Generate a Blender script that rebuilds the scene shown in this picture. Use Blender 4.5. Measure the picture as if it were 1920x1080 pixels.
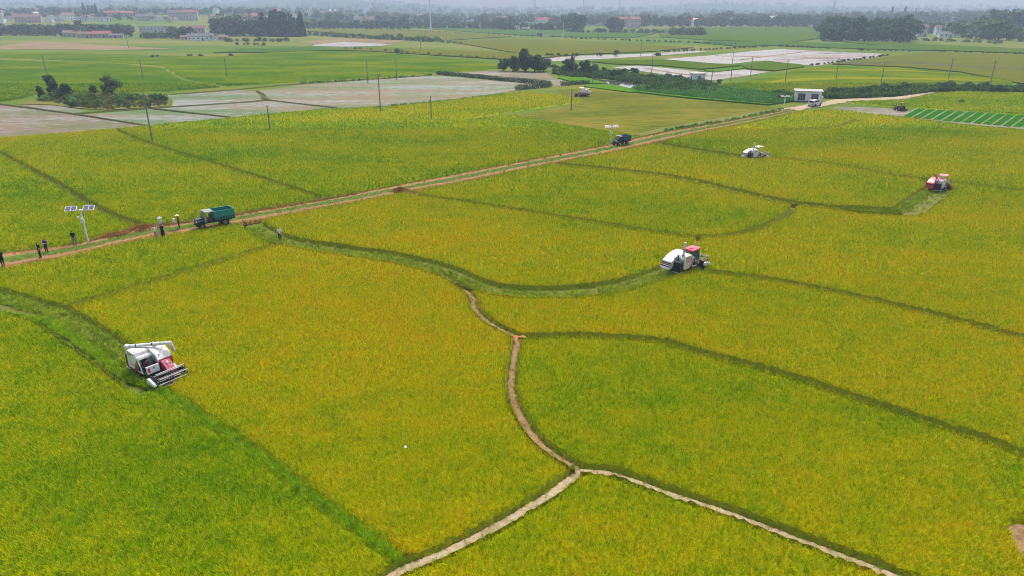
import bpy, bmesh, math, random
import numpy as np
from mathutils import Vector, Matrix, Euler
R = math.radians
random.seed(7); RNG = np.random.default_rng(7)
for o in list(bpy.data.objects): bpy.data.objects.remove(o)
SC = bpy.context.scene
COL = SC.collection

# ------------------------------------------------------------------ camera, sky, sun, exposure
CAM_H, PITCH, FPX = 24.0, 22.1, 1280.0
cam_d = bpy.data.cameras.new('camera'); cam = bpy.data.objects.new('camera', cam_d); COL.objects.link(cam)
cam.location = (0, 0, CAM_H); cam.rotation_euler = (R(90 - PITCH), 0, 0)
cam_d.lens = 24; cam_d.sensor_width = 36; cam_d.clip_start = 0.5; cam_d.clip_end = 30000
SC.camera = cam
SUN_EL, SUN_AZ = 60.0, 12.0           # azimuth measured from +Y towards +X
w = bpy.data.worlds.new('World'); SC.world = w; w.use_nodes = True
nt = w.node_tree; bg = nt.nodes['Background']
sky = nt.nodes.new('ShaderNodeTexSky'); sky.sky_type = 'NISHITA'; sky.sun_disc = False
sky.sun_elevation = R(SUN_EL); sky.sun_rotation = R(SUN_AZ)
sky.air_density = 1.0; sky.dust_density = 6.0; sky.ozone_density = 1.0
nt.links.new(sky.outputs[0], bg.inputs['Color']); bg.inputs['Strength'].default_value = 0.15
sun_d = bpy.data.lights.new('sun', 'SUN'); sun = bpy.data.objects.new('sun', sun_d); COL.objects.link(sun)
sun_d.energy = 1.4; sun_d.angle = R(10); sun_d.color = (1.0, 0.95, 0.87)
sd = Vector((math.sin(R(SUN_AZ)) * math.cos(R(SUN_EL)), math.cos(R(SUN_AZ)) * math.cos(R(SUN_EL)), math.sin(R(SUN_EL))))
sun.rotation_euler = sd.to_track_quat('Z', 'Y').to_euler(); sun.location = (0, 0, 300)
vs = SC.view_settings; vs.view_transform = 'Standard'; vs.look = 'None'; vs.gamma = 1; vs.use_curve_mapping = False
vs.exposure = 0.84
SC.cycles.max_bounces = 4; SC.cycles.diffuse_bounces = 2; SC.cycles.glossy_bounces = 2; SC.cycles.transmission_bounces = 2
SC.cycles.volume_bounces = 0; SC.cycles.transparent_max_bounces = 4
SC.cycles.use_adaptive_sampling = True; SC.cycles.adaptive_threshold = .01; SC.cycles.use_denoising = True; SC.cycles.denoiser = 'OPENIMAGEDENOISE'; SC.cycles.denoising_input_passes = 'RGB_ALBEDO_NORMAL'; SC.cycles.denoising_prefilter = 'NONE'; SC.cycles.pixel_filter_type = 'BLACKMAN_HARRIS'; SC.cycles.filter_width = 1.0
HAZE_DENSITY = 0.00029

# ------------------------------------------------------------------ geometry helpers
ST, CT = math.sin(R(PITCH)), math.cos(R(PITCH))
def ray(px, py):
    a, b = (px - 960) / FPX, -(py - 540) / FPX
    return Vector((a, CT + b * ST, -ST + b * CT))
def G(px, py, z=0.0):
    d = ray(px, py); t = (CAM_H - z) / -d.z
    return Vector((d.x * t, d.y * t, z))
def sstep(a, b, x): 
    t = np.clip((x - a) / (b - a), 0, 1); return t * t * (3 - 2 * t)
def terrain(x, y):
    x = np.asarray(x, float); y = np.asarray(y, float)
    left = sstep(-150, -520, x); right = sstep(350, 900, x)
    z = sstep(700, 1250, y) * (3 + 15 * left + 5 * right)
    n = np.sin(x * .0031 + 1.3) * np.cos(y * .0024 + .5) + .6 * np.sin(x * .0067 + y * .004)
    z = z + sstep(1200, 2600, y) * (8 + 5 * n) + sstep(2300, 3700, y) * (22 + 9 * n + 24 * sstep(400, -1800, x))
    return z
_YS = np.geomspace(20, 3950, 900)
def T(px, py):
    d = ray(px, py); d = d / d.y
    tz = terrain(d.x * _YS, _YS); hit = np.where(CAM_H + d.z * _YS <= tz)[0]; i = hit[0] if len(hit) else len(_YS) - 1
    return Vector((d.x * _YS[i], _YS[i], float(tz[i])))
def pxpm(p):      # photo pixels per metre at a point
    return FPX / (p.y * CT + (CAM_H - p.z) * ST)
def smooth(pts, n=8):
    P = [np.array(p, float) for p in pts]; out = []
    if len(P) < 3: return [tuple(p) for p in P]
    for i in range(len(P) - 1):
        p0 = P[i - 1] if i else 2 * P[0] - P[1]; p1, p2 = P[i], P[i + 1]
        p3 = P[i + 2] if i + 2 < len(P) else 2 * P[-1] - P[-2]
        for k in range(n):
            t = k / n
            out.append(tuple(.5 * (2 * p1 + (p2 - p0) * t + (2 * p0 - 5 * p1 + 4 * p2 - p3) * t * t + (3 * p1 - p0 - 3 * p2 + p3) * t ** 3)))
    out.append(tuple(P[-1])); return out
def W2(pts): return np.array([[G(x, y).x, G(x, y).y] for x, y in pts])
def sdf_poly(poly, pts):
    """signed distance to polygon, positive inside"""
    n = len(poly); d2 = np.full(len(pts), 1e18); ins = np.zeros(len(pts), bool)
    px, py = pts[:, 0], pts[:, 1]
    for i in range(n):
        a, b = poly[i], poly[(i + 1) % n]; e = b - a; L = e @ e
        if L < 1e-12: continue
        wx, wy = px - a[0], py - a[1]
        t = np.clip((wx * e[0] + wy * e[1]) / L, 0, 1)
        d2 = np.minimum(d2, (wx - e[0] * t) ** 2 + (wy - e[1] * t) ** 2)
        c = (a[1] > py) != (b[1] > py)
        if c.any():
            xi = a[0] + (py - a[1]) / (e[1] if abs(e[1]) > 1e-12 else 1e-12) * e[0]
            ins ^= c & (px < xi)
    d = np.sqrt(d2); return np.where(ins, d, -d)
def dist_line(line, pts):
    d2 = np.full(len(pts), 1e18)
    for i in range(len(line) - 1):
        a, b = line[i], line[i + 1]; e = b - a; L = e @ e + 1e-12
        wx, wy = pts[:, 0] - a[0], pts[:, 1] - a[1]
        t = np.clip((wx * e[0] + wy * e[1]) / L, 0, 1)
        d2 = np.minimum(d2, (wx - e[0] * t) ** 2 + (wy - e[1] * t) ** 2)
    return np.sqrt(d2)

# ------------------------------------------------------------------ object helpers
def tag(o, label=None, cat=None, group=None, kind=None):
    if label: o['label'] = label
    if cat: o['category'] = cat
    if group: o['group'] = group
    if kind: o['kind'] = kind
    return o
def empty(name, loc=(0, 0, 0), rz=0.0, sc=1.0):
    o = bpy.data.objects.new(name, None); COL.objects.link(o); o.location = loc; o.rotation_euler = (0, 0, rz); o.scale = (sc,) * 3
    o.empty_display_size = .2
    return o
def mesh_obj(name, v, f, mats, parent=None, mi=None, sm=False, link=True):
    me = bpy.data.meshes.new(name); me.from_pydata(v if isinstance(v, list) else v.tolist(), [], f if isinstance(f, list) else f.tolist())
    for m in (mats if isinstance(mats, (list, tuple)) else [mats]): me.materials.append(m)
    if mi is not None: me.polygons.foreach_set('material_index', mi)
    if sm: me.polygons.foreach_set('use_smooth', [True] * len(me.polygons))
    me.update()
    o = bpy.data.objects.new(name, me)
    if link: COL.objects.link(o)
    if parent is not None: o.parent = parent
    return o
def copy_tree(o, parent=None):
    c = o.copy(); COL.objects.link(c)
    if parent is not None: c.parent = parent
    for ch in list(o.children): copy_tree(ch, c)
    return c
def place(o, loc, rz=0, sc=1.0, label=None, group=None):
    o.location = loc; o.rotation_euler = (0, 0, rz); o.scale = (sc,) * 3 if isinstance(sc, (int, float)) else sc
    if label: o['label'] = label
    if group: o['group'] = group
    return o
class MB:
    def __init__(s): s.v = []; s.f = []; s.m = []
    def add(s, vs, fs, m=0):
        b = len(s.v); s.v += [tuple(x) for x in vs]; s.f += [[b + i for i in f] for f in fs]; s.m += [m] * len(fs); return s
    def box(s, c, d, rot=(0, 0, 0), m=0):
        e = Euler(rot).to_matrix(); c = Vector(c)
        vs = [c + e @ Vector((d[0] * x / 2, d[1] * y / 2, d[2] * z / 2)) for x in (-1, 1) for y in (-1, 1) for z in (-1, 1)]
        return s.add(vs, [(0, 1, 3, 2), (4, 6, 7, 5), (0, 4, 5, 1), (2, 3, 7, 6), (0, 2, 6, 4), (1, 5, 7, 3)], m)
    def bb(s, x0, x1, y0, y1, z0, z1, m=0):
        return s.box(((x0 + x1) / 2, (y0 + y1) / 2, (z0 + z1) / 2), (abs(x1 - x0), abs(y1 - y0), abs(z1 - z0)), m=m)
    def prism(s, prof, a, b, m=0, axis='y'):
        n = len(prof)
        if axis == 'y': vs = [(x, a, z) for x, z in prof] + [(x, b, z) for x, z in prof]
        elif axis == 'x': vs = [(a, x, z) for x, z in prof] + [(b, x, z) for x, z in prof]
        else: vs = [(x, z, a) for x, z in prof] + [(x, z, b) for x, z in prof]
        fs = [list(range(n)), list(range(2 * n - 1, n - 1, -1))] + [(i, n + i, n + (i + 1) % n, (i + 1) % n) for i in range(n)]
        return s.add(vs, fs, m)
    def tube(s, p0, p1, r0, r1=None, n=8, m=0):
        p0, p1 = Vector(p0), Vector(p1); r1 = r0 if r1 is None else r1
        q = (p1 - p0).to_track_quat('Z', 'Y')
        vs = [p0 + q @ Vector((r0 * math.cos(2 * math.pi * i / n), r0 * math.sin(2 * math.pi * i / n), 0)) for i in range(n)]
        vs += [p1 + q @ Vector((r1 * math.cos(2 * math.pi * i / n), r1 * math.sin(2 * math.pi * i / n), 0)) for i in range(n)]
        fs = [(i, (i + 1) % n, n + (i + 1) % n, n + i) for i in range(n)] + [list(range(n - 1, -1, -1)), list(range(n, 2 * n))]
        return s.add(vs, fs, m)
    def ball(s, c, r, m=0, nu=10, nv=6):
        r = r if isinstance(r, (tuple, list)) else (r, r, r); vs = []; fs = []
        for j in range(nv + 1):
            ph = math.pi * j / nv
            for i in range(nu):
                th = 2 * math.pi * i / nu
                vs.append((c[0] + r[0] * math.sin(ph) * math.cos(th), c[1] + r[1] * math.sin(ph) * math.sin(th), c[2] + r[2] * math.cos(ph)))
        for j in range(nv):
            for i in range(nu): fs.append((j * nu + i, (j + 1) * nu + i, (j + 1) * nu + (i + 1) % nu, j * nu + (i + 1) % nu))
        return s.add(vs, fs, m)
    def build(s, name, mats, parent=None, bevel=0, sm=False):
        o = mesh_obj(name, s.v, s.f, mats, parent, s.m, sm)
        bm = bmesh.new(); bm.from_mesh(o.data); bmesh.ops.recalc_face_normals(bm, faces=bm.faces); bm.to_mesh(o.data); bm.free()
        if bevel:
            b = o.modifiers.new('edge', 'BEVEL'); b.width = bevel; b.segments = 2; b.limit_method = 'ANGLE'
        return o

# ------------------------------------------------------------------ materials
def ramp(nd, stops):
    cr = nd.color_ramp
    while len(cr.elements) > 1: cr.elements.remove(cr.elements[-1])
    for i, (p, c) in enumerate(stops):
        e = cr.elements[0] if i == 0 else cr.elements.new(p)
        e.position = p; e.color = (*c, 1)
class NB:
    """node building shortcut"""
    def __init__(s, name):
        s.mat = bpy.data.materials.new(name); s.mat.use_nodes = True; s.t = s.mat.node_tree; s.b = s.t.nodes['Principled BSDF']
        s.pos = None
    def n(s, kind, **kw):
        nd = s.t.nodes.new('ShaderNode' + kind)
        for k, v in kw.items():
            if k in nd.bl_rna.properties: setattr(nd, k, v)
            else: nd.inputs[k].default_value = v
        return nd
    def l(s, a, b): s.t.links.new(a, b)
    def P(s):
        if s.pos is None: s.pos = s.n('NewGeometry').outputs['Position']
        return s.pos
    def noise(s, scale, detail=3, stretch=None, rot=0, coord=None, rough=.55):
        src = coord or s.P()
        if stretch:
            mp = s.n('Mapping'); mp.inputs['Scale'].default_value = stretch; mp.inputs['Rotation'].default_value = (0, 0, rot)
            s.l(src, mp.inputs['Vector']); src = mp.outputs[0]
        nz = s.n('TexNoise'); nz.inputs['Scale'].default_value = scale; nz.inputs['Detail'].default_value = detail; nz.inputs['Roughness'].default_value = rough
        s.l(src, nz.inputs['Vector']); return nz.outputs['Fac']
    def math(s, op, a, b=None, clamp=False):
        m = s.n('Math', operation=op); m.use_clamp = clamp
        for i, x in enumerate((a, b)):
            if x is None: continue
            if isinstance(x, (int, float)): m.inputs[i].default_value = x
            else: s.l(x, m.inputs[i])
        return m.outputs[0]
    def ramp(s, fac, stops):
        r = s.n('ValToRGB'); ramp(r, stops); s.l(fac, r.inputs[0]); return r.outputs[0]
    def mix(s, fac, a, b, mode='MIX'):
        m = s.n('Mix', data_type='RGBA', blend_type=mode)
        for sock, x in ((m.inputs[0], fac), (m.inputs[6], a), (m.inputs[7], b)):
            if isinstance(x, (int, float)): sock.default_value = x
            elif isinstance(x, tuple): sock.default_value = (*x, 1)
            else: s.l(x, sock)
        return m.outputs[2]
    def bump(s, h, strength=.5, dist=.05):
        b = s.n('Bump'); b.inputs['Strength'].default_value = strength; b.inputs['Distance'].default_value = dist
        s.l(h, b.inputs['Height']); s.l(b.outputs[0], s.b.inputs['Normal'])
    def done(s, col, rough=.8, spec=.2, metal=0):
        if isinstance(col, tuple): s.b.inputs['Base Color'].default_value = (*col, 1)
        else: s.l(col, s.b.inputs['Base Color'])
        s.b.inputs['Roughness'].default_value = rough; s.b.inputs['Specular IOR Level'].default_value = spec; s.b.inputs['Metallic'].default_value = metal
        return s.mat
def sc3(c, k): return tuple(min(1, x * k) for x in c)
def plain(name, c, rough=.5, spec=.4, var=.25, scale=3.0, metal=0, dirt=None):
    n = NB(name); tc = n.n('TexCoord').outputs['Object']
    f = n.noise(scale, 4, coord=tc)
    col = n.ramp(f, [(.3, sc3(c, 1 - var)), (.7, sc3(c, 1 + var * .4))])
    if dirt:
        f2 = n.noise(scale * 2.3, 5, coord=tc); col = n.mix(n.math('MULTIPLY', n.ramp(f2, [(.46, (0, 0, 0)), (.64, (1, 1, 1))]), .6), col, dirt)
    return n.done(col, rough, spec, metal)

# ---- crop colours
GREEN, YG, GOLD, OCH = (.11, .26, .001), (.275, .385, .001), (.46, .44, .001), (.56, .39, .0015)
def rice_mat(name, shift, blade=True):
    n = NB(name)
    big = n.noise(.055, 3, stretch=(.55, 1, .2), rot=.35)
    med = n.noise(.5, 3, stretch=(.7, 1, .3), rot=.2, rough=.6)
    fac = n.math('ADD', n.math('MULTIPLY', big, .52), n.math('MULTIPLY', med, .34))
    fac = n.math('ADD', fac, shift + .085)
    if blade:
        rnd = n.n('ObjectInfo').outputs['Random']
        at = n.n('Attribute', attribute_name='tip')
        fac = n.math('ADD', fac, n.math('MULTIPLY', n.math('SUBTRACT', rnd, .5), .24))
        fac = n.math('ADD', fac, n.math('MULTIPLY', n.math('SUBTRACT', at.outputs['Fac'], .5), .30))
        k = 1.0
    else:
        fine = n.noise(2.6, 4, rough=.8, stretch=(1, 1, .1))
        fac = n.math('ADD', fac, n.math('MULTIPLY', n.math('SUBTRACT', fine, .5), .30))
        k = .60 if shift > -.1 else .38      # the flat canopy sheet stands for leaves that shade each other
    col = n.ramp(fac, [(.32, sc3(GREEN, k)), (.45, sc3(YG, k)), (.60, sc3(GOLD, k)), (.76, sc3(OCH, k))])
    m = n.done(col, .7, .0)
    if not blade:
        n.bump(n.noise(3.2, 5, rough=.8), .8, .2)
    return m

M = {}
def mk(name, *a, **k): M[name] = plain(name, *a, **k)
mk('white_paint', (.72, .71, .68), .38, .5, .12, 1.5, dirt=(.42, .38, .30))
mk('cream_paint', (.70, .68, .52), .45, .5, .15, 1.5)
mk('red_paint', (.50, .012, .03), .38, .5, .2, 2, dirt=(.25, .06, .05))
mk('pink_roof', (.72, .03, .10), .45, .5, .1, 2)
mk('salmon_roof', (.68, .16, .17), .5, .4, .1, 2)
mk('dark_metal', (.022, .023, .028), .55, .4, .35, 4)
mk('reel_tube', (.55, .54, .50), .4, .5, .2, 5)
mk('purple_metal', (.035, .022, .045), .45, .5, .3, 3)
mk('rubber', (.018, .017, .016), .85, .2, .3, 6, dirt=(.12, .085, .05))
mk('rim', (.20, .21, .20), .5, .5, .3, 4, dirt=(.16, .11, .06))
mk('truck_green', (.012, .06, .055), .5, .4, .35, 3, dirt=(.10, .09, .06))
mk('bed_green', (.006, .25, .215), .5, .4, .25, 2, dirt=(.02, .15, .13))
mk('bed_blue', (.02, .075, .16), .5, .4, .25, 2)
mk('roof_grey', (.23, .235, .235), .5, .4, .25, 2)
mk('pole_white', (.74, .74, .72), .4, .5, .1, 2)
mk('solar_cell', (.10, .11, .17), .45, .25, .3, 6)
mk('concrete', (.20, .195, .185), .9, .15, .3, 4)
mk('pale_concrete', (.42, .41, .38), .9, .15, .3, 4)
mk('wall_white', (.82, .82, .81), .85, .2, .12, .6, dirt=(.60, .60, .57))
mk('wall_cream', (.52, .49, .43), .85, .2, .2, .5)
mk('wall_pink', (.50, .36, .32), .85, .2, .2, .5)
mk('roof_red', (.27, .10, .08), .8, .2, .3, .8)
mk('roof_brown', (.19, .12, .10), .85, .2, .3, .8)
mk('roof_dark', (.12, .12, .135), .8, .2, .3, .8)
mk('glass', (.018, .022, .027), .12, .6, .3, 2)
mk('hollow', (.012, .012, .013), .9, .1, .2, 2)
mk('skin', (.42, .24, .16), .6, .3, .1, 4)
mk('hair', (.012, .010, .009), .6, .3, .1, 4)
mk('cloth_black', (.014, .014, .018), .9, .1, .3, 8)
mk('cloth_white', (.70, .70, .70), .9, .1, .1, 8)
mk('cloth_blue', (.02, .035, .32), .9, .1, .2, 8)
mk('cloth_red', (.16, .012, .018), .9, .1, .2, 8)
mk('cloth_grey', (.22, .22, .24), .9, .1, .2, 8)
mk('cloth_navy', (.02, .025, .06), .9, .1, .2, 8)
mk('straw_hat', (.62, .56, .36), .9, .1, .2, 12)
mk('bark', (.07, .05, .035), .95, .1, .4, 5)
mk('lamp_glass', (.75, .73, .65), .2, .6, .05, 4)
mk('tractor_red', (.22, .06, .04), .6, .4, .3, 4)
mk('tractor_blue', (.05, .08, .14), .6, .4, .3, 4)
mk('bag_white', (.7, .7, .72), .6, .4, .1, 4)
mk('steel', (.30, .31, .32), .45, .5, .2, 3)

def leaf_mat(name, dark, light, seed=0):
    n = NB(name)
    f = n.noise(.45, 4, rough=.7); rnd = n.n('ObjectInfo').outputs['Random']
    f = n.math('ADD', f, n.math('MULTIPLY', n.math('SUBTRACT', rnd, .5), .35))
    at = n.n('Attribute', attribute_name='tip').outputs['Fac']
    f = n.math('ADD', f, n.math('MULTIPLY', n.math('SUBTRACT', at, .5), .3))
    return n.done(n.ramp(f, [(.25, dark), (.75, light)]), .7, .03)
M['leaf_dark'] = leaf_mat('leaf_dark', (.032, .075, .030), (.075, .145, .045))
M['leaf_mid'] = leaf_mat('leaf_mid', (.05, .11, .022), (.12, .21, .035))
M['leaf_bright'] = leaf_mat('leaf_bright', (.07, .21, .03), (.15, .33, .06))
M['leaf_conifer'] = leaf_mat('leaf_conifer', (.020, .055, .034), (.045, .095, .048))
M['reed'] = leaf_mat('reed', (.09, .115, .035), (.19, .19, .06))
M['straw_green'] = leaf_mat('straw_green', (.17, .27, .010), (.34, .43, .022))
M['straw_dry'] = leaf_mat('straw_dry', (.26, .135, .04), (.46, .27, .09))
M['grass_bund'] = leaf_mat('grass_bund', (.17, .33, .003), (.30, .46, .005))
M['seedling'] = leaf_mat('seedling', (.08, .40, .008), (.14, .52, .012))

def soil_mat(name, a, b, c, scale=1.0, rough=.95, weeds=None, wv=.55):
    n = NB(name)
    f = n.noise(1.3 * scale, 6, rough=.7); g = n.noise(9 * scale, 5, rough=.7)
    col = n.ramp(n.math('ADD', n.math('MULTIPLY', f, .65), n.math('MULTIPLY', g, .35)), [(.35, a), (.5, b), (.66, c)])
    if weeds:
        h = n.noise(.8 * scale, 5, rough=.75)
        col = n.mix(n.ramp(h, [(wv, (0, 0, 0)), (wv + .1, (1, 1, 1))]), col, weeds)
    m = n.done(col, rough, .1); n.bump(g, .7, .06); return m
M['path_pale'] = soil_mat('path_pale', (.17, .125, .06), (.33, .265, .165), (.48, .40, .28))
M['path_pink'] = soil_mat('path_pink', (.11, .07, .03), (.22, .14, .07), (.33, .22, .125))
M['soil_dark'] = soil_mat('soil_dark', (.035, .028, .014), (.06, .05, .02), (.10, .075, .035), weeds=(.05, .085, .01), wv=.5)
M['stems'] = soil_mat('stems', (.16, .20, .010), (.25, .28, .014), (.35, .34, .022), 2.5)
M['soil_orange'] = soil_mat('soil_orange', (.22, .09, .03), (.36, .17, .06), (.42, .24, .10))
M['cut_ground'] = soil_mat('cut_ground', (.09, .085, .02), (.12, .14, .02), (.16, .18, .025), weeds=(.15, .085, .04), wv=.52)

def ground_mat():
    n = NB('ground_far')
    f = n.noise(.011, 4, stretch=(.35, 1, 1), rot=-.12); g = n.noise(.055, 4, stretch=(.5, 1.4, 1), rot=.1)
    col = n.ramp(n.math('ADD', n.math('MULTIPLY', f, .7), n.math('MULTIPLY', g, .3)), [(.36, (.05, .11, .018)), (.46, (.085, .14, .02)), (.54, (.13, .15, .028)), (.64, (.18, .155, .06))])
    sx = n.n('SeparateXYZ'); n.l(n.P(), sx.inputs[0]); mr = n.n('MapRange'); n.l(sx.outputs['Y'], mr.inputs[0]); mr.inputs[1].default_value = 950; mr.inputs[2].default_value = 1350
    wn = n.math('ADD', n.noise(.006, 4, stretch=(.5, 1, 1)), n.math('MULTIPLY', mr.outputs[0], .55))
    col = n.mix(n.math('MULTIPLY', n.ramp(wn, [(.72, (0, 0, 0)), (.80, (1, 1, 1))]), n.math('GREATER_THAN', mr.outputs[0], .001)), col, (.022, .05, .022))
    n.done(col, .9, 0); return n.mat
M['ground'] = ground_mat()
def field_mat(name, a, b, c, scale=.09, rot=0.0, st=(.4, 1.2, 1), bump=True):
    n = NB(name)
    f = n.noise(scale, 4, stretch=st, rot=rot, rough=.6); g = n.noise(scale * 9, 4, stretch=st, rot=rot, rough=.7)
    col = n.ramp(n.math('ADD', n.math('MULTIPLY', f, .65), n.math('MULTIPLY', g, .35)), [(.34, a), (.5, b), (.66, c)])
    n.done(col, .9, 0)
    if bump: n.bump(n.noise(2.0, 4), .6, .2)
    return n.mat
M['f_green'] = field_mat('f_green', (.034, .08, .003), (.055, .10, .003), (.085, .115, .004))
M['f_deep'] = field_mat('f_deep', (.03, .085, .010), (.045, .10, .012), (.07, .12, .012))
M['f_yellow'] = field_mat('f_yellow', (.12, .155, .002), (.17, .18, .003), (.21, .18, .004))
M['f_ochre'] = field_mat('f_ochre', (.068, .095, .006), (.095, .11, .009), (.125, .115, .015))
M['f_brown'] = field_mat('f_brown', (.15, .12, .06), (.20, .15, .08), (.24, .19, .11))
M['f_bright'] = field_mat('f_bright', (.045, .13, .006), (.065, .16, .008), (.09, .18, .012))
def stubble_mat():
    n = NB('stubble')
    wv = n.n('TexWave', wave_type='BANDS', bands_direction='Y'); mp = n.n('Mapping'); mp.inputs['Rotation'].default_value = (0, 0, R(14)); mp.inputs['Scale'].default_value = (.4, .28, 1)
    n.l(n.P(), mp.inputs['Vector']); n.l(mp.outputs[0], wv.inputs['Vector']); wv.inputs['Scale'].default_value = 1.0; wv.inputs['Distortion'].default_value = 2.2; wv.inputs['Detail'].default_value = 3
    f = n.noise(.05, 4, stretch=(.5, 1, 1)); g = n.noise(.5, 5, stretch=(.35, 1.3, 1), rot=R(-14), rough=.75)
    fac = n.math('ADD', n.math('ADD', n.math('MULTIPLY', f, .42), n.math('MULTIPLY', g, .44)), n.math('MULTIPLY', wv.outputs['Fac'], .14))
    n.done(n.ramp(fac, [(.41, (.05, .05, .016)), (.46, (.065, .11, .006)), (.505, (.13, .15, .010)), (.55, (.135, .138, .014)), (.60, (.21, .138, .038))]), .95, 0)
    n.bump(g, .8, .2); return n.mat
M['stubble'] = stubble_mat()
def paddy_mat(name, mud, weed, lvl, water=(.10, .105, .10), wr=.22, spec=.5, sc=1.0):
    """shallow flooded paddy: films of still water between mud and floating weed"""
    n = NB(name)
    f = n.noise(.05 * sc, 5, stretch=(.35, 1.4, 1), rot=.15, rough=.65); g = n.noise(.9 * sc, 4, stretch=(.3, 1.2, 1), rot=.15, rough=.7)
    h = n.math('ADD', n.math('MULTIPLY', f, .5), n.math('MULTIPLY', g, .5))
    wet = n.ramp(h, [(lvl - .03, (0, 0, 0)), (lvl + .05, (1, 1, 1))])
    k = n.noise(.05, 6, stretch=(.35, 1.3, 1), rot=.12, rough=.7)
    dry = n.mix(n.ramp(k, [(.46, (0, 0, 0)), (.54, (1, 1, 1))]), mud, weed)
    m = n.done(n.mix(wet, dry, water), .5, spec)
    r = n.n('MapRange'); n.l(wet, r.inputs[0]); r.inputs[3].default_value = .75; r.inputs[4].default_value = wr; n.l(r.outputs[0], n.b.inputs['Roughness'])
    if wr > .1: n.bump(n.noise(1.6, 3, stretch=(.5, 1, 1)), .15, .03)
    return m
M['paddy'] = paddy_mat('paddy', (.16, .125, .065), (.075, .12, .035), .52, wr=.40, water=(.15, .165, .14), spec=.11)
M['paddy_mud'] = paddy_mat('paddy_mud', (.155, .12, .075), (.095, .105, .04), .53, wr=.42, spec=.09, water=(.18, .17, .14))
M['mirror'] = paddy_mat('mirror', (.15, .12, .10), (.13, .11, .085), .49, water=(.18, .17, .165), wr=.08, sc=.6)
M['pond'] = paddy_mat('pond', (.05, .06, .03), (.05, .07, .03), .25, water=(.06, .07, .06), wr=.06)

# ------------------------------------------------------------------ ground and hills
def make_ground():
    ys = np.concatenate([[-40], np.linspace(0, 700, 8), np.geomspace(760, 4000, 50)])
    us = np.linspace(-1, 1, 97)
    V = []; F = []
    for y in ys:
        hw = 220 + max(y, 0) * 1.05
        for u in us: V.append((u * hw, y, float(terrain(u * hw, y)) - .02))
    m = len(us)
    for i in range(len(ys) - 1):
        for j in range(m - 1): F.append((i * m + j, i * m + j + 1, (i + 1) * m + j + 1, (i + 1) * m + j))
    o = mesh_obj('ground', V, F, M['ground'], sm=True); tag(o, 'flat farmland plain rising into low hills far off', 'ground', kind='structure')
make_ground()

# ------------------------------------------------------------------ curves traced on the photograph (ground contact)
ROADU = smooth([(-330, 522), (-150, 497), (0, 477), (120, 462), (200, 446), (265, 427), (300, 425), (433, 405), (620, 373), (760, 346), (880, 323), (1000, 300), (1140, 272), (1240, 250), (1400, 222), (1480, 206)], 6)
ROADL = smooth([(-330, 574), (-150, 542), (0, 512), (120, 490), (200, 470), (265, 456), (300, 450), (433, 428), (620, 393), (760, 366), (880, 344), (1000, 318), (1160, 287), (1300, 255), (1400, 234), (1500, 211)], 6)
SW_A = smooth([(-150, 520), (0, 567), (80, 590), (130, 615), (190, 655), (245, 693), (290, 725)])
BUND_A = smooth([(-40, 590), (80, 607), (150, 648), (240, 712), (300, 735), (400, 801), (500, 870), (600, 948), (700, 1020), (757, 1066)])
SW_B = smooth([(475, 427), (530, 455), (640, 474), (740, 489), (830, 512), (890, 538), (950, 552), (1060, 554), (1150, 544), (1230, 522), (1285, 497)])
PATH_4A = smooth([(818, 514), (862, 540), (886, 562), (890, 582), (918, 610), (971, 638)])
PATH_4B = smooth([(971, 638), (962, 690), (960, 742), (984, 800), (1022, 846), (1088, 889)])
PATH_6 = smooth([(1088, 889), (1150, 896), (1250, 931), (1370, 971), (1500, 1021), (1660, 1082), (1900, 1185)])
PATH_7 = smooth([(1088, 889), (1030, 934), (950, 983), (870, 1026), (800, 1058), (750, 1078), (690, 1120)])
LINE_2 = smooth([(130, 582), (330, 522), (530, 460)])
LINE_5 = smooth([(971, 638), (1100, 637), (1230, 646), (1330, 673), (1480, 713), (1620, 760), (1760, 806), (1920, 861), (2250, 1000)])
LINE_8 = smooth([(782, 370), (900, 387), (1100, 419), (1230, 440), (1308, 449), (1400, 440), (1470, 409), (1487, 393)])
LINE_8B = smooth([(1318, 514), (1450, 531), (1600, 561), (1750, 596), (1920, 641), (2250, 735)])
SW_9 = smooth([(1045, 311), (1150, 322), (1270, 337), (1380, 362), (1480, 384), (1610, 398), (1690, 403)])
SW_D = smooth([(1600, 398), (1690, 402), (1722, 384), (1760, 358)])
SW_C = smooth([(1235, 273), (1300, 284), (1390, 297), (1420, 296)])
LINE_10 = smooth([(1420, 296), (1560, 311), (1700, 336), (1920, 362), (2250, 408)])
LINE_11 = smooth([(1610, 226), (1570, 239), (1500, 245), (1474, 249)])
LINE_12 = smooth([(-60, 262), (0, 289), (105, 346), (200, 401), (270, 428)])
LINE_13 = smooth([(215, 245), (290, 275), (420, 315), (600, 373)])
CUTS = [(SW_A, 1.45), (SW_B, 1.25), (PATH_4A, .30), (PATH_4B, .30), (PATH_6, .29), (PATH_7, .31), (LINE_2, .27), (LINE_5, .27), (LINE_8, .30),
        (LINE_8B, .30), (SW_9, .85), (SW_D, 1.8), (SW_C, 1.2), (LINE_10, .42), (LINE_11, .35), (LINE_12, .34), (LINE_13, .32), (BUND_A, .30)]
CUTS = [(W2(c), h) for c, h in CUTS]
CUTS.append((W2([(1925, 1005), (1945, 1045)]), .8))       # bare patch beside the track
def cutdist(pts):
    d = np.full(len(pts), 1e9)
    for line, h in CUTS: d = np.minimum(d, dist_line(line, pts) - h)
    return d
rl = lambda c: list(reversed(c))
def rng(c, x0, x1): return [p for p in c if x0 <= p[0] <= x1]
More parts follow.
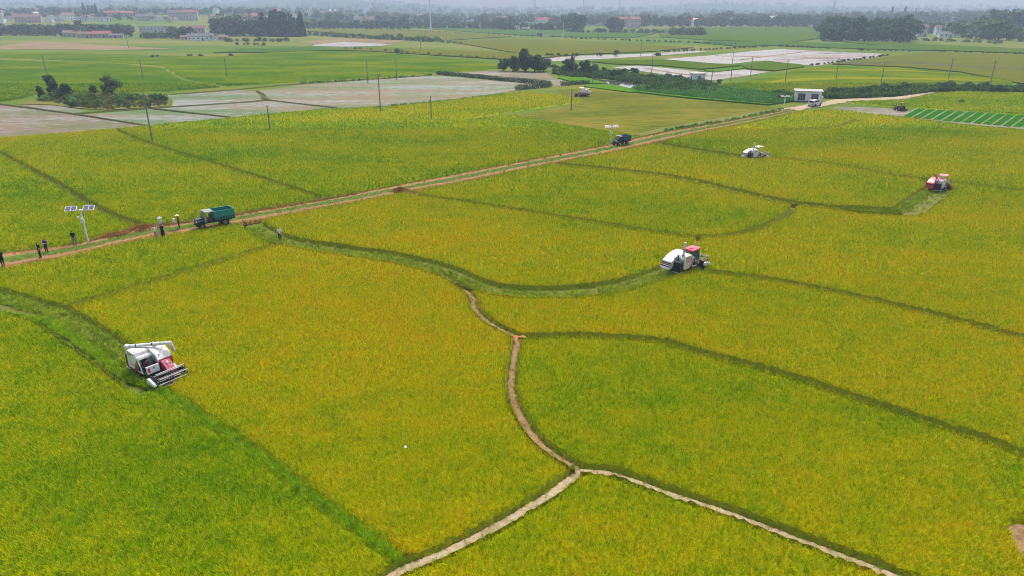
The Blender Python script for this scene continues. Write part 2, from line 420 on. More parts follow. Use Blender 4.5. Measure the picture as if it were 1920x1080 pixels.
# name of field -> (outline, ripeness shift, label)
FIELDS = [
 ('A', BUND_A + [(700, 1250), (-700, 1250), (-700, 640), (-330, 590)], -.03, 'green ripening rice crop beside the grassy bund with the open-cab harvester'),
 ('B', LINE_2 + rng(SW_B, 531, 880) + PATH_4A[8:] + PATH_4B + PATH_7[:-8] + rl(BUND_A)[:-14] + rl(rng(SW_A, 120, 240)), .06, 'golden rice crop being entered by the open-cab white harvester'),
 ('C', rng(ROADL, -110, 470) + SW_B[:9] + rl(LINE_2) + rl(rng(SW_A, -110, 135)), -.005, 'narrow strip of rice crop between dirt road and the open-cab harvester swath'),
 ('D', rng(ROADL, 480, 765) + rng(LINE_8, 700, 1310) + rl(SW_B), .03, 'rice crop wrapped by the curved swath of the red-roofed harvester'),
 ('E', rng(ROADL, 765, 1040) + rng(SW_9, 1045, 1487) + rl(LINE_8), .015, 'leaf-shaped rice crop between dirt road and curved dark swath'),
 ('F', rng(LINE_8, 1305, 1487)[:] + rng(SW_9, 1487, 1690) + SW_D[-10:] + [(1765, 346)] + rng(LINE_10, 1770, 2250) + [(2250, 735)] + rl(LINE_8B), .035, 'wide rice crop spreading beyond the red-roofed harvester below the red harvester'),
 ('G', PATH_4A[16:] + LINE_5 + [(2250, 1000), (2250, 735)] + rl(LINE_8B) + rl(rng(SW_B, 880, 1290)), .065, 'golden rice crop below the red-roofed harvester beside the pink earth path fork'),
 ('H', LINE_5 + [(2500, 1120), (2500, 1450)] + rl(PATH_6) + rl(PATH_4B), -.01, 'greener rice crop between the pink earth path and the pale earth path'),
 ('I', PATH_6 + [(2000, 1300), (1500, 1500), (400, 1500), (560, 1200)] + rl(PATH_7), .015, 'rice crop inside the fork of the two pale earth paths'),
 ('J', rng(ROADL, 1040, 1235) + SW_C + rng(LINE_10, 1420, 1745) + rl(SW_D) + rl(SW_9), .03, 'rice crop between the canopied white harvester and the dark curved swath'),
 ('K', rng(ROADL, 1235, 1500) + [(1560, 207), (1690, 222), (1800, 236), (1920, 247), (2300, 285), (2300, 415)] + rl(LINE_10) + rl(SW_C), .0, 'rice crop in front of the seedling beds and the pump house'),
 ('L', [(-350, 404), (0, 360), (110, 348)] + rng(LINE_12, 110, 270) + rl(rng(ROADU, -330, 265)), -.015, 'rice crop behind the solar post beside the dirt road'),
 ('M', [(-350, 404), (0, 360), (110, 348)] + rl(rng(LINE_12, -60, 105)) + [(-350, 285)], -.06, 'dull green wedge of rice crop next to the muddy flooded paddy'),
 ('N', [(-60, 262), (0, 262), (130, 252), (215, 244)] + LINE_13 + rl(rng(ROADU, 262, 600)) + rl(LINE_12), -.02, 'rice crop behind the green truck between two thin bunds'),
 ('O', [(215, 244), (400, 227), (550, 212), (705, 203), (810, 226), (870, 228), (960, 218), (1060, 236), (1150, 250), (1205, 258)] + rl(rng(ROADU, 600, 1200)) + rl(LINE_13), -.04, 'wide rice crop beside the dirt road behind the two leaning utility poles'),
 ('P', [(722, 203), (810, 223), (860, 226), (960, 211), (1095, 191), (1060, 181), (985, 175), (900, 184), (800, 195)], .03, 'yellow rice crop wedge beside the stubble field'),
 ('Q', [(-450, 214), (0, 191), (40, 186), (75, 176), (310, 172), (415, 164), (340, 150), (305, 128), (200, 118), (0, 113), (-450, 112)], -.17, 'green rice crop behind the scrub island'),
 ('R', [(-450, 107), (0, 109), (200, 116), (305, 124), (345, 148), (425, 162), (560, 154), (800, 139), (930, 129), (945, 124), (900, 116), (800, 106), (700, 98), (560, 95), (400, 107), (300, 104), (100, 99), (-450, 92)], -.14, 'far green rice crop behind the wide flooded paddy'),
 ('S', [(1345, 162), (1440, 146), (1510, 127), (1560, 124), (1700, 128), (1800, 138), (1900, 152), (1905, 157), (1800, 156), (1700, 160), (1600, 167), (1550, 169), (1450, 175), (1380, 168)], -.105, 'bright yellow rice crop behind the brick-free white pump house'),
 ('T', [(1580, 193), (1700, 191), (1745, 178), (1800, 173), (1920, 178), (2300, 195), (2300, 245), (1920, 217), (1700, 203)], -.06, 'rice crop between the channel scrub and the seedling beds'),
]
FIELDS = [(k, p, s, l.replace('brick-free white pump house', 'wide pump house')) for k, p, s, l in FIELDS]

# clump meshes -----------------------------------------------------
LIB = bpy.data.collections.new('crop_library')     # sources of the scattered tufts, not part of the scene
def blades(name, mat, n, spread, h0, h1, wid, lean, droop, seed, base=0.0, segs=3):
    r = np.random.default_rng(seed); V = []; F = []; tip = []
    for i in range(n):
        a = r.uniform(0, 2 * math.pi); q = r.uniform(0, spread); x, y = q * math.cos(a), q * math.sin(a)
        h = r.uniform(h0, h1); rb = r.uniform(0, 1); ln = r.uniform(.3, 1) * lean; az = a + r.normal(0, .7); side = az + math.pi / 2 + r.normal(0, .5)
        wx, wy = wid * math.cos(side) / 2, wid * math.sin(side) / 2; b = len(V)
        for k in range(segs + 1):
            t = k / segs; ox = ln * h * (t + droop * t * t); z = base + h * (t - .35 * droop * t ** 3); ww = (1 - .85 * t ** 2)
            cx, cy = x + ox * math.cos(az), y + ox * math.sin(az)
            V += [(cx - wx * ww, cy - wy * ww, z), (cx + wx * ww, cy + wy * ww, z)]; tip += [t * .45 + rb * .55] * 2
        F += [(b + 2 * k, b + 2 * k + 1, b + 2 * k + 3, b + 2 * k + 2) for k in range(segs)]
    o = mesh_obj(name, V, F, mat, link=False)
    at = o.data.attributes.new('tip', 'FLOAT', 'POINT'); at.data.foreach_set('value', tip)
    return o
def variants(name, mat, **k):
    c = bpy.data.collections.new(name + '_sources')
    for i in range(3): c.objects.link(blades(name + '_tuft', mat, seed=11 * i + 3, **k))
    return c
_gn = {}
def scatter_tree(coll):
    if coll.name in _gn: return _gn[coll.name]
    g = bpy.data.node_groups.new('scatter_' + coll.name, 'GeometryNodeTree')
    g.interface.new_socket('Geometry', in_out='INPUT', socket_type='NodeSocketGeometry'); g.interface.new_socket('Geometry', in_out='OUTPUT', socket_type='NodeSocketGeometry')
    N = g.nodes; i = N.new('NodeGroupInput'); o = N.new('NodeGroupOutput'); ip = N.new('GeometryNodeInstanceOnPoints'); ci = N.new('GeometryNodeCollectionInfo')
    ci.inputs['Collection'].default_value = coll; ci.inputs['Separate Children'].default_value = True; ci.inputs['Reset Children'].default_value = True
    ip.inputs['Pick Instance'].default_value = True
    ra = N.new('GeometryNodeInputNamedAttribute'); ra.data_type = 'FLOAT_VECTOR'; ra.inputs[0].default_value = 'rot'
    sa = N.new('GeometryNodeInputNamedAttribute'); sa.data_type = 'FLOAT_VECTOR'; sa.inputs[0].default_value = 'scl'
    L = g.links.new
    L(i.outputs[0], ip.inputs['Points']); L(ci.outputs[0], ip.inputs['Instance']); L(ra.outputs['Attribute'], ip.inputs['Rotation']); L(sa.outputs['Attribute'], ip.inputs['Scale']); L(ip.outputs[0], o.inputs[0])
    _gn[coll.name] = g; return g
def scatter(name, pts, scl, coll, parent=None, tilt=.12, mat=None):
    n = len(pts); me = bpy.data.meshes.new(name); me.vertices.add(n); me.vertices.foreach_set('co', np.asarray(pts, float).ravel())
    rot = np.stack([RNG.normal(0, tilt, n), RNG.normal(0, tilt, n), RNG.uniform(0, 6.283, n)], 1)
    a = me.attributes.new('rot', 'FLOAT_VECTOR', 'POINT'); a.data.foreach_set('vector', rot.ravel())
    s = np.asarray(scl, float)
    if s.ndim == 1: s = np.stack([s, s, s], 1)
    a = me.attributes.new('scl', 'FLOAT_VECTOR', 'POINT'); a.data.foreach_set('vector', s.ravel())
    me.update(); o = bpy.data.objects.new(name, me); COL.objects.link(o)
    if mat: me.materials.append(mat)
    m = o.modifiers.new('scatter', 'NODES'); m.node_group = scatter_tree(coll)
    if parent is not None: o.parent = parent
    o['kind'] = 'stuff'
    return o
RM = {}
def rice_sets(shift):
    k = round(shift / .02) * .02
    if k not in RM:
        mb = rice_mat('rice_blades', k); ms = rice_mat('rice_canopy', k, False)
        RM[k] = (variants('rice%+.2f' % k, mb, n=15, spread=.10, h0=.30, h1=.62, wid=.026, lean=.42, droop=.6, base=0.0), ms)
    return RM[k]
CANOPY = .36
def clump_points():
    """candidate hills of rice over the plain, thinning with distance where they can no longer be told apart"""
    out = []
    for y0, y1, dens, s in ((13, 40, 23, .88), (40, 62, 17, .95), (62, 95, 10, 1.08), (95, 150, 5.0, 1.3), (150, 250, 1.8, 1.7)):
        hw = 14 + y1 * .95; n = int(dens * (y1 - y0) * 2 * hw)
        g = 1 / math.sqrt(dens); m_ = int((hw + y1) * 1.5 / g); a, b = np.meshgrid(np.arange(-m_, m_) * g, np.arange(-m_, m_) * g)
        a = a.ravel() + RNG.uniform(-.36, .36, a.size) * g; b = b.ravel() + RNG.uniform(-.36, .36, b.size) * g; c_, s_ = math.cos(.37), math.sin(.37)
        p = np.stack([a * c_ - b * s_, a * s_ + b * c_], 1)
        keep = (np.abs(p[:, 0]) < 14 + p[:, 1] * .86) & (p[:, 1] > y0) & (p[:, 1] <= y1)
        p = p[keep]; out.append(np.concatenate([p, np.full((len(p), 1), s)], 1))
    return np.concatenate(out)
def make_fields():
    ds = 14 * 1.0095 ** np.arange(0, 450); ss = np.arange(-1.3, 1.3001, .0062)
    DD, SS = np.meshgrid(ds, ss, indexing='ij'); GX = (SS * DD + np.sign(SS) * 0); GP = np.stack([GX.ravel(), DD.ravel()], 1); m = len(ss)
    nearmask = GP[:, 1] < 260
    cd = np.full(len(GP), 1e9); cd[nearmask] = cutdist(GP[nearmask])
    CP = clump_points(); ccd = cutdist(CP[:, :2])
    wob = .10 * np.sin(GP[:, 0] * 3.1 + 1.7 * np.sin(GP[:, 1] * 1.3)) + .06 * np.sin(GP[:, 1] * 5.3)
    for key, outl, shift, label in FIELDS:
        poly = W2(outl); lo, hi = poly.min(0) - 3, poly.max(0) + 3
        box = np.where((GP[:, 0] > lo[0]) & (GP[:, 0] < hi[0]) & (GP[:, 1] > lo[1]) & (GP[:, 1] < hi[1]))[0]
        if not len(box): continue
        sd = np.full(len(GP), -9.0); s = sdf_poly(poly, GP[box]) - .10
        sd[box] = np.minimum(s, cd[box])
        d = sd + wob * .5
        z = np.clip(d / .30, -1, 1); z = np.where(z > 0, CANOPY * (1 - (1 - z) ** 2), z * .35)
        z = z + np.where(d > .3, RNG.normal(0, .015, len(z)), 0)
        I = np.arange(len(ds) - 1)[:, None] * m + np.arange(m - 1)[None, :]; I = I.ravel()
        quad = np.stack([I, I + 1, I + m + 1, I + m], 1)
        # keep cells with any corner inside; the rim dips under the soil
        keep = (d[quad] > 0).any(1) & (sd[quad] > -8).all(1); quad = quad[keep]
        if not len(quad): continue
        used, inv = np.unique(quad, return_inverse=True)
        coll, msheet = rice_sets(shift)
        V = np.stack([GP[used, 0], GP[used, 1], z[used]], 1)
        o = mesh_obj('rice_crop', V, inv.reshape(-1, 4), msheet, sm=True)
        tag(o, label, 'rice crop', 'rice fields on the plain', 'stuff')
        b2 = np.where((CP[:, 0] > lo[0]) & (CP[:, 0] < hi[0]) & (CP[:, 1] > lo[1]) & (CP[:, 1] < hi[1]))[0]
        if len(b2):
            s2 = np.minimum(sdf_poly(poly, CP[b2, :2]) - .10, ccd[b2]); ok = s2 > .09; q = b2[ok]
            if len(q):
                zz = np.minimum(s2[ok] / .3, 1) * .18 + .06
                sc = CP[q, 2]; hs = np.minimum(sc, 1.35) * RNG.uniform(.8, 1.15, len(q))
                scatter('tillers', np.stack([CP[q, 0], CP[q, 1], zz], 1), np.stack([sc, sc, hs], 1), coll, o)
make_fields()

# ------------------------------------------------------------------ roads, paths, swaths, bunds
def ribbon(name, line, half, mat, label, z=.03, crown=.06, cols=6, attr=False, wob=.12, cat='path'):
    L = W2(line); n = len(L); V = []; F = []; A = []
    tan = np.gradient(L, axis=0); tan /= np.linalg.norm(tan, axis=1)[:, None] + 1e-9; nor = np.stack([-tan[:, 1], tan[:, 0]], 1)
    ph = RNG.uniform(0, 9)
    for i in range(n):
        wl = half * (1 + wob * math.sin(i * 1.7 + ph) + wob * .9 * math.sin(i * .61 + ph * 2) + wob * .8 * math.sin(i * .19 + ph) + RNG.normal(0, wob * .6)); wr = half * (1 + wob * math.sin(i * 1.3 + 2 * ph) + wob * .9 * math.sin(i * .47) + wob * .8 * math.sin(i * .23) + RNG.normal(0, wob * .6))
        for j in range(cols + 1):
            t = j / cols; off = -wl + (wl + wr) * t
            V.append((L[i, 0] + nor[i, 0] * off, L[i, 1] + nor[i, 1] * off, z + crown * math.sin(math.pi * t) + (RNG.normal(0, .012) if 0 < j < cols else -.03)))
    for i in range(n - 1):
        for j in range(cols):
            a = i * (cols + 1) + j; F.append((a, a + 1, a + cols + 2, a + cols + 1))
    o = mesh_obj(name, V, F, mat, sm=True); tag(o, label, cat, kind='structure'); return o
ribbon('path', smooth(PATH_4A, 5), .25, M['path_pink'], 'pinkish bare earth path between swath and golden rice', .16, .04, wob=.08)
ribbon('path', smooth(PATH_4B, 5), .24, M['path_pink'], 'brown winding earth path joining the path fork', .17, .04, wob=.08)
ribbon('path', smooth(PATH_6, 5), .28, M['path_pale'], 'pale earth bund path running beside the greener rice', .18, .04, wob=.07)
ribbon('path', smooth(PATH_7, 5), .29, M['path_pale'], 'pale earth bund path leading to the grassy bund', .19, .04, wob=.07)
ribbon('swath', SW_A, 1.7, M['cut_ground'], 'cut stubble strip behind the open-cab harvester', .02, .02, cat='swath')
ribbon('swath', SW_B, 1.45, M['cut_ground'], 'curved cut strip behind the red-roofed harvester', .024, .02, cat='swath')
ribbon('swath', SW_9, .9, M['soil_dark'], 'dark curved cut strip between two rice crops', .02, .02, cat='swath')
ribbon('swath', SW_D, 1.9, M['cut_ground'], 'short cut strip behind the red harvester', .028, .02, cat='swath')
ribbon('swath', SW_C, 1.3, M['soil_dark'], 'dark cut strip behind the canopied white harvester', .02, .02, cat='swath')
for ln, hw, lb in ((LINE_5, .7, 'dark narrow bund furrow below the golden rice crop'), (LINE_8, .75, 'dark narrow furrow crossing from the road to the dark swath'), (LINE_8B, .75, 'dark narrow furrow leading away from the red-roofed harvester'),
                   (LINE_2, .5, 'faint furrow from the swath to the road'), (LINE_10, .9, 'thin furrow leading away from the canopied harvester'), (LINE_11, .6, 'short hooked furrow in the crop before the pump house'),
                   (LINE_12, .9, 'thin bund running down to the straw heap by the road'), (LINE_13, .9, 'thin bund running down to the road past the pole')):
    ribbon('bund_furrow', ln, hw, M['soil_dark'], lb, .015, .01, 3, cat='furrow')
def stem_wall(line, half, label, hgt=.46, step=.25):
    """the standing stems seen at a cut or furrow edge, on both sides of it"""
    L = W2(line); s = np.concatenate([[0], np.cumsum(np.linalg.norm(np.diff(L, axis=0), axis=1))]); u = np.arange(0, s[-1], step)
    L = np.stack([np.interp(u, s, L[:, 0]), np.interp(u, s, L[:, 1])], 1); t = np.gradient(L, axis=0); t /= np.linalg.norm(t, axis=1)[:, None] + 1e-9; nn = np.stack([-t[:, 1], t[:, 0]], 1); V = []; F = []
    for sg in (-1, 1):
        b = len(V); j = RNG.normal(0, .05, len(L)); off = L + nn * (sg * (half - .03 + j * .6))[:, None]; top = off + nn * (sg * .16); hz = hgt + RNG.normal(0, .05, len(L))
        for i in range(len(L)): V += [(off[i, 0], off[i, 1], -.03), (top[i, 0], top[i, 1], hz[i])]
        F += [(b + 2 * i, b + 2 * i + 2, b + 2 * i + 3, b + 2 * i + 1) for i in range(len(L) - 1)]
    o = mesh_obj('crop_edge', V, F, M['stems']); tag(o, label, 'crop edge', kind='stuff')
for ln, hw, lb in ((LINE_5, .27, 'stem wall along the furrow below the golden rice'), (LINE_8, .30, 'stem wall along the furrow from road to dark swath'), (LINE_8B, .30, 'stem wall along the furrow past the red-roofed harvester'), (LINE_2, .27, 'stem wall along the faint furrow to the road'), (LINE_10, .42, 'stem wall along the furrow past the canopied harvester'),
                   (LINE_11, .35, 'stem wall along the hooked furrow'), (LINE_12, .34, 'stem wall along the bund to the straw heap'), (LINE_13, .32, 'stem wall along the bund past the tall pole'), (SW_B, 1.25, 'stem wall along the curved cut strip'), (SW_A, 1.45, 'stem wall along the open-cab harvester swath'), (SW_9, .85, 'stem wall along the dark curved cut strip'), (SW_D, 1.8, 'stem wall along the red harvester swath'), (SW_C, 1.2, 'stem wall along the canopied harvester swath'),
                   (PATH_4A, .30, 'stem wall along the pinkish path'), (PATH_4B, .30, 'stem wall along the winding brown path'), (PATH_6, .29, 'stem wall along the pale path by the greener rice'), (PATH_7, .31, 'stem wall along the pale path to the grassy bund')):
    stem_wall(ln[:-2] if ln in (SW_A, SW_B) else ln, hw, lb)
ribbon('bare_soil', smooth([(1925, 990), (1930, 1020), (1945, 1050)]), 1.0, M['path_pink'], 'bare pinkish soil patch at the edge of the greener rice', .05, cat='soil patch')
ribbon('bare_soil', smooth([(1300, 446), (1308, 449), (1318, 447)]), .8, M['soil_orange'], 'small bare soil spot where furrows meet behind the red-roofed harvester', .05, cat='soil patch')
ribbon('bare_soil', smooth([(962, 637), (972, 639), (986, 637)]), .45, M['soil_orange'], 'orange bare soil spot at the path fork', .235, cat='soil patch')

def road_mat():
    n = NB('dirt_road'); at = n.n('Attribute', attribute_name='across').outputs['Fac']
    wv = n.noise(.35, 4); t = n.math('ADD', at, n.math('MULTIPLY', n.math('SUBTRACT', wv, .5), .16))
    base = n.ramp(t, [(.0, (.17, .07, .022)), (.14, (.29, .13, .045)), (.26, (.27, .16, .075)), (.34, (.24, .135, .06)), (.40, (.08, .125, .025)), (.62, (.09, .135, .025)), (.69, (.28, .17, .085)), (.75, (.27, .13, .052)), (.82, (.25, .10, .035)), (1.0, (.20, .075, .022))])
    g = n.noise(2.2, 5, rough=.75); h = n.noise(.55, 5, rough=.7)
    col = n.mix(n.ramp(h, [(.53, (0, 0, 0)), (.66, (.7, .7, .7))]), base, (.10, .125, .03))
    col = n.mix(n.ramp(g, [(.3, (.75, .75, .75)), (.5, (0, 0, 0))]), col, n.mix(.55, col, (.05, .03, .015)))
    m = n.done(col, .95, .1); n.bump(g, .9, .08); return m
M['road'] = road_mat()
def strip_between(name, A, B, mat, zprof, label, n=220, cols=20):
    def res(c):
        L = W2(c); s = np.concatenate([[0], np.cumsum(np.linalg.norm(np.diff(L, axis=0), axis=1))]); u = np.linspace(0, s[-1], n)
        return np.stack([np.interp(u, s, L[:, 0]), np.interp(u, s, L[:, 1])], 1)
    a, b = res(A), res(B); V = []; F = []; T_ = []
    for i in range(n):
        for j in range(cols + 1):
            t = j / cols; p = a[i] * (1 - t) + b[i] * t
            V.append((p[0], p[1], zprof(t) + RNG.normal(0, .02))); T_.append(t)
    for i in range(n - 1):
        for j in range(cols):
            k = i * (cols + 1) + j; F.append((k, k + cols + 1, k + cols + 2, k + 1))
    o = mesh_obj(name, V, F, mat, sm=True); at = o.data.attributes.new('across', 'FLOAT', 'POINT'); at.data.foreach_set('value', T_)
    tag(o, label, 'road', kind='structure'); return o, a, b
def rprof(t): return .05 + .30 * math.sin(math.pi * t) ** .6 - .07 * math.exp(-((t - .32) / .04) ** 2) - .07 * math.exp(-((t - .72) / .04) ** 2)
road, RA, RB = strip_between('dirt_road', ROADU, ROADL, M['road'], rprof, 'straight rutted dirt farm road with a grassy middle strip')
# the road end by the car, and the track going on along the channel
ribbon('dirt_track', smooth([(1470, 210), (1500, 203), (1530, 198), (1560, 192), (1590, 188), (1650, 186), (1690, 183), (1740, 172), (1780, 168)]), 2.3, M['path_pale'], 'bare earth track curving away beside the channel past the white car', .10, .1)

def along(line, step, half, jitter=1.0):
    """random points beside a pixel line, n per metre"""
    L = W2(line) if not isinstance(line, np.ndarray) else line
    s = np.concatenate([[0], np.cumsum(np.linalg.norm(np.diff(L, axis=0), axis=1))]); n = max(1, int(s[-1] * step)); u = RNG.uniform(0, s[-1], n)
    x, y = np.interp(u, s, L[:, 0]), np.interp(u, s, L[:, 1]); u2 = np.minimum(u + .5, s[-1]); u1 = np.maximum(u - .5, 0)
    tx, ty = np.interp(u2, s, L[:, 0]) - np.interp(u1, s, L[:, 0]), np.interp(u2, s, L[:, 1]) - np.interp(u1, s, L[:, 1]); q = np.hypot(tx, ty) + 1e-9
    o = RNG.uniform(-half, half, n); return np.stack([x - ty / q * o, y + tx / q * o], 1)
def P3(p, z=0): return np.concatenate([p, np.full((len(p), 1), z)], 1)
V_STRAW = variants('straw', M['straw_green'], n=22, spread=.22, h0=.18, h1=.42, wid=.03, lean=1.6, droop=.2)
V_DRY = variants('dry', M['straw_dry'], n=24, spread=.2, h0=.15, h1=.35, wid=.03, lean=1.4, droop=.3)
V_GRASS = variants('grass', M['grass_bund'], n=26, spread=.16, h0=.25, h1=.55, wid=.022, lean=.5, droop=.5)
V_WEED = variants('weed', M['leaf_bright'], n=26, spread=.35, h0=.4, h1=1.1, wid=.16, lean=.5, droop=.5)
V_REED = variants('reed', M['reed'], n=30, spread=.4, h0=.8, h1=1.7, wid=.06, lean=.3, droop=.5)
V_SEED = variants('seedling', M['seedling'], n=18, spread=.25, h0=.12, h1=.24, wid=.03, lean=.4, droop=.3)
def sw(name, pts, s, coll, label, cat, z=.05, tilt=.2):
    o = scatter(name, P3(pts, z), s, coll, tilt=tilt); tag(o, label, cat, kind='stuff'); return o
def offset(line, d):
    L = W2(line); t = np.gradient(L, axis=0); t /= np.linalg.norm(t, axis=1)[:, None]; return L + np.stack([-t[:, 1], t[:, 0]], 1) * d
p = np.concatenate([along(offset(SW_A, 1.0), 12, .3), along(offset(SW_A, .05), 20, .33), along(SW_A, 3, 1.5)]); sw('cut_straw', p, RNG.uniform(.5, 1.0, len(p)), V_STRAW, 'windrow of fresh cut green straw behind the open-cab harvester', 'straw', tilt=.5)
p = np.concatenate([along(offset(SW_B, -.65), 22, .35), along(offset(SW_B, .35), 7, .3), along(SW_B, 3, 1.3)]); sw('cut_straw', p, RNG.uniform(.5, 1.0, len(p)), V_STRAW, 'curved windrow of fresh cut green straw behind the red-roofed harvester', 'straw', tilt=.5)
p = np.concatenate([along(offset(SW_D, .8), 16, .6), along(SW_D, 4, 1.6)]); sw('cut_straw', p, RNG.uniform(.6, 1.1, len(p)), V_STRAW, 'short windrow of cut straw behind the red harvester', 'straw', tilt=.5)
p = along(BUND_A, 34, .24); sw('bund_grass', p, RNG.uniform(.7, 1.25, len(p)), V_GRASS, 'bright green grass growing along the bund beside the open-cab harvester', 'grass')
p = np.concatenate([along(offset(c, s * d), 5, .07) for c, d in ((PATH_4A, .27), (PATH_4B, .26), (PATH_6, .23), (PATH_7, .24)) for s in (-1, 1)]); sw('path_grass', p, RNG.uniform(.25, .55, len(p)), V_GRASS, 'short grass fringing the bare earth paths', 'grass', .12)
p = np.concatenate([along(c, 2.5, .22) for c in (PATH_4A, PATH_4B, PATH_6, PATH_7)]); sw('path_straw', p, RNG.uniform(.2, .5, len(p)), V_DRY, 'bits of dry straw lying on the bare earth paths', 'straw', .2, .5)
def roadpts(t0, t1, n, i0=0, i1=219):
    i = RNG.integers(i0, i1, n); f = RNG.uniform(0, 1, n); t = RNG.uniform(t0, t1, n)
    a = RA[i] + (RA[np.minimum(i + 1, 219)] - RA[i]) * f[:, None]; b = RB[i] + (RB[np.minimum(i + 1, 219)] - RB[i]) * f[:, None]
    return a * (1 - t[:, None]) + b * t[:, None]
p = np.concatenate([roadpts(.38, .66, 5200), roadpts(0, .12, 2200), roadpts(.90, 1, 2200)]); sw('road_grass', p, RNG.uniform(.35, .7, len(p)), V_GRASS, 'low grass growing on the middle strip of the dirt road', 'grass', .25)
p = np.concatenate([roadpts(.02, .3, 900), roadpts(.78, .98, 1500), roadpts(0, .25, 900, 30, 66)]); sw('dry_straw', p, RNG.uniform(.4, .9, len(p)), V_DRY, 'dry orange straw strewn on the banks of the dirt road', 'straw', .2, .5)

# ------------------------------------------------------------------ middle-distance fields, paddies, water
LAYER = [0]
def patch(name, pts, mat, label, cat='field', z=None, kind='structure', sm=True, h=0):
    LAYER[0] += 1; zz = (.004 * LAYER[0] + .01) if z is None else z
    q = smooth(pts + [pts[0]], 3)[:-1] if sm else pts
    P = [G(x, y) for x, y in q]; n = len(P)
    V = [(v.x, v.y, float(terrain(v.x, v.y)) + zz + h) for v in P]; F = [list(range(n))]
    if h:
        V += [(v.x, v.y, float(terrain(v.x, v.y)) - .02) for v in P]; F += [(i, (i + 1) % n, n + (i + 1) % n, n + i) for i in range(n)]
    o = mesh_obj(name, V, F, mat); bm = bmesh.new(); bm.from_mesh(o.data); bmesh.ops.recalc_face_normals(bm, faces=bm.faces)
    if bm.faces[0].normal.z < 0 or True:
        for f in bm.faces:
            if abs(f.normal.z) > .9 and f.normal.z < 0: f.normal_flip()
    bmesh.ops.triangulate(bm, faces=[f for f in bm.faces if len(f.verts) > 4]); bm.to_mesh(o.data); bm.free()
    tag(o, label, cat, kind=kind); return o
patch('stubble_field', [(963, 217), (1100, 192), (1095, 186), (1055, 178), (1045, 169), (1110, 165), (1170, 173), (1300, 187), (1440, 199), (1480, 206), (1400, 222), (1240, 250), (1200, 257), (1060, 235)], M['stubble'], 'harvested stubble field beside the dirt road', sm=False)
patch('bank_verge', [(1150, 262), (1240, 249), (1400, 221), (1480, 205), (1490, 199), (1400, 212), (1240, 240)], M['cut_ground'], 'weedy verge between stubble field and dirt road', 'verge', sm=False)
patch('flooded_paddy', [(-400, 222), (0, 198), (15, 197), (135, 215), (270, 236), (130, 250), (0, 260), (-400, 282)], M['paddy_mud'], 'brown muddy flooded paddy below the scrub island', 'paddy', sm=False)
patch('flooded_paddy', [(30, 196), (95, 196), (160, 207), (150, 214), (135, 213)], M['paddy'], 'small flooded paddy corner against the scrub island', 'paddy', sm=False)
patch('flooded_paddy', [(155, 215), (280, 205), (430, 221), (300, 233), (275, 235)], M['paddy'], 'pale flooded paddy in front of the scrub island', 'paddy', sm=False)
patch('flooded_paddy', [(288, 204), (475, 192), (505, 189), (622, 202), (545, 210), (434, 220)], M['paddy'], 'pale flooded paddy strip below the wide flooded paddy', 'paddy', sm=False)
patch('flooded_paddy', [(312, 179), (450, 169), (478, 172), (494, 186), (470, 190), (322, 200), (325, 190)], M['paddy'], 'pale flooded paddy beside the scrub island reeds', 'paddy', sm=False)
patch('flooded_paddy', [(482, 171), (560, 160), (800, 143), (828, 142), (900, 149), (1000, 158), (1032, 163), (966, 170), (870, 184), (725, 199), (640, 203), (507, 187), (492, 175)], M['paddy'], 'wide pale flooded paddy with weed and brown streaks', 'paddy', sm=False)
patch('flooded_paddy', [(845, 138), (935, 132), (1025, 137), (1035, 145), (1062, 153), (1078, 157), (1052, 163), (1036, 160), (900, 145)], M['paddy_mud'], 'brownish flooded paddy beside the dark tree clump', 'paddy', sm=False)
patch('mud_paddy', [(1015, 110), (1080, 105), (1180, 102), (1260, 98), (1305, 95), (1325, 97), (1240, 104), (1140, 110), (1030, 115)], M['mirror'], 'shining water strip with a tractor working in it', 'paddy', sm=False)
patch('mud_paddy', [(1242, 111), (1340, 119), (1372, 120), (1412, 115), (1440, 114), (1500, 121), (1530, 124), (1560, 118), (1640, 108), (1655, 101), (1540, 96), (1460, 92), (1400, 97), (1320, 105)], M['mirror'], 'wide ploughed mud paddy with bright sheets of water', 'paddy', sm=False)
patch('mud_paddy', [(1145, 126), (1200, 123), (1300, 133), (1322, 136), (1397, 131), (1442, 135), (1400, 142), (1352, 149), (1330, 151), (1290, 150), (1235, 138)], M['mirror'], 'bright water paddy behind the small white pump house', 'paddy', sm=False)
patch('crop_field', [(1100, 116), (1242, 113), (1340, 121), (1390, 124), (1315, 131), (1240, 124), (1150, 121)], M['f_green'], 'green crop strip between two shining paddies', sm=False, h=.4)
patch('crop_field', [(1392, 125), (1432, 116), (1500, 122), (1508, 126), (1452, 134), (1400, 130)], M['f_green'], 'green crop patch at the end of the shining paddy', sm=False, h=.4)
patch('crop_field', [(1320, 133), (1390, 126), (1395, 129), (1340, 136)], M['f_bright'], 'small bright green crop patch by the small pump house', sm=False, h=.3)
patch('crop_field', [(1560, 121), (1640, 111), (1740, 98), (1920, 104), (2300, 124), (2300, 166), (1915, 158), (1800, 136), (1700, 127)], M['f_ochre'], 'olive crop field crossed by a dark bund behind the yellow rice', sm=False, h=.4)
patch('crop_field', [(1570, 122), (1700, 120), (1800, 127), (1920, 133), (1920, 130), (1800, 124), (1700, 117), (1600, 118)], M['soil_dark'], 'dark bund across the olive crop field', 'bund', z=.5, sm=False)
patch('crop_field', [(1180, 174), (1095, 163), (1095, 160), (1145, 159), (1178, 166), (1220, 172)], M['f_bright'], 'bright green verge by the far harvester', sm=False, h=.2)
patch('crop_field', [(1045, 147), (1055, 139), (1080, 141), (1110, 150), (1140, 158), (1095, 157), (1070, 154)], M['f_bright'], 'bright green verge beside the pale channel bend', sm=False, h=.25)
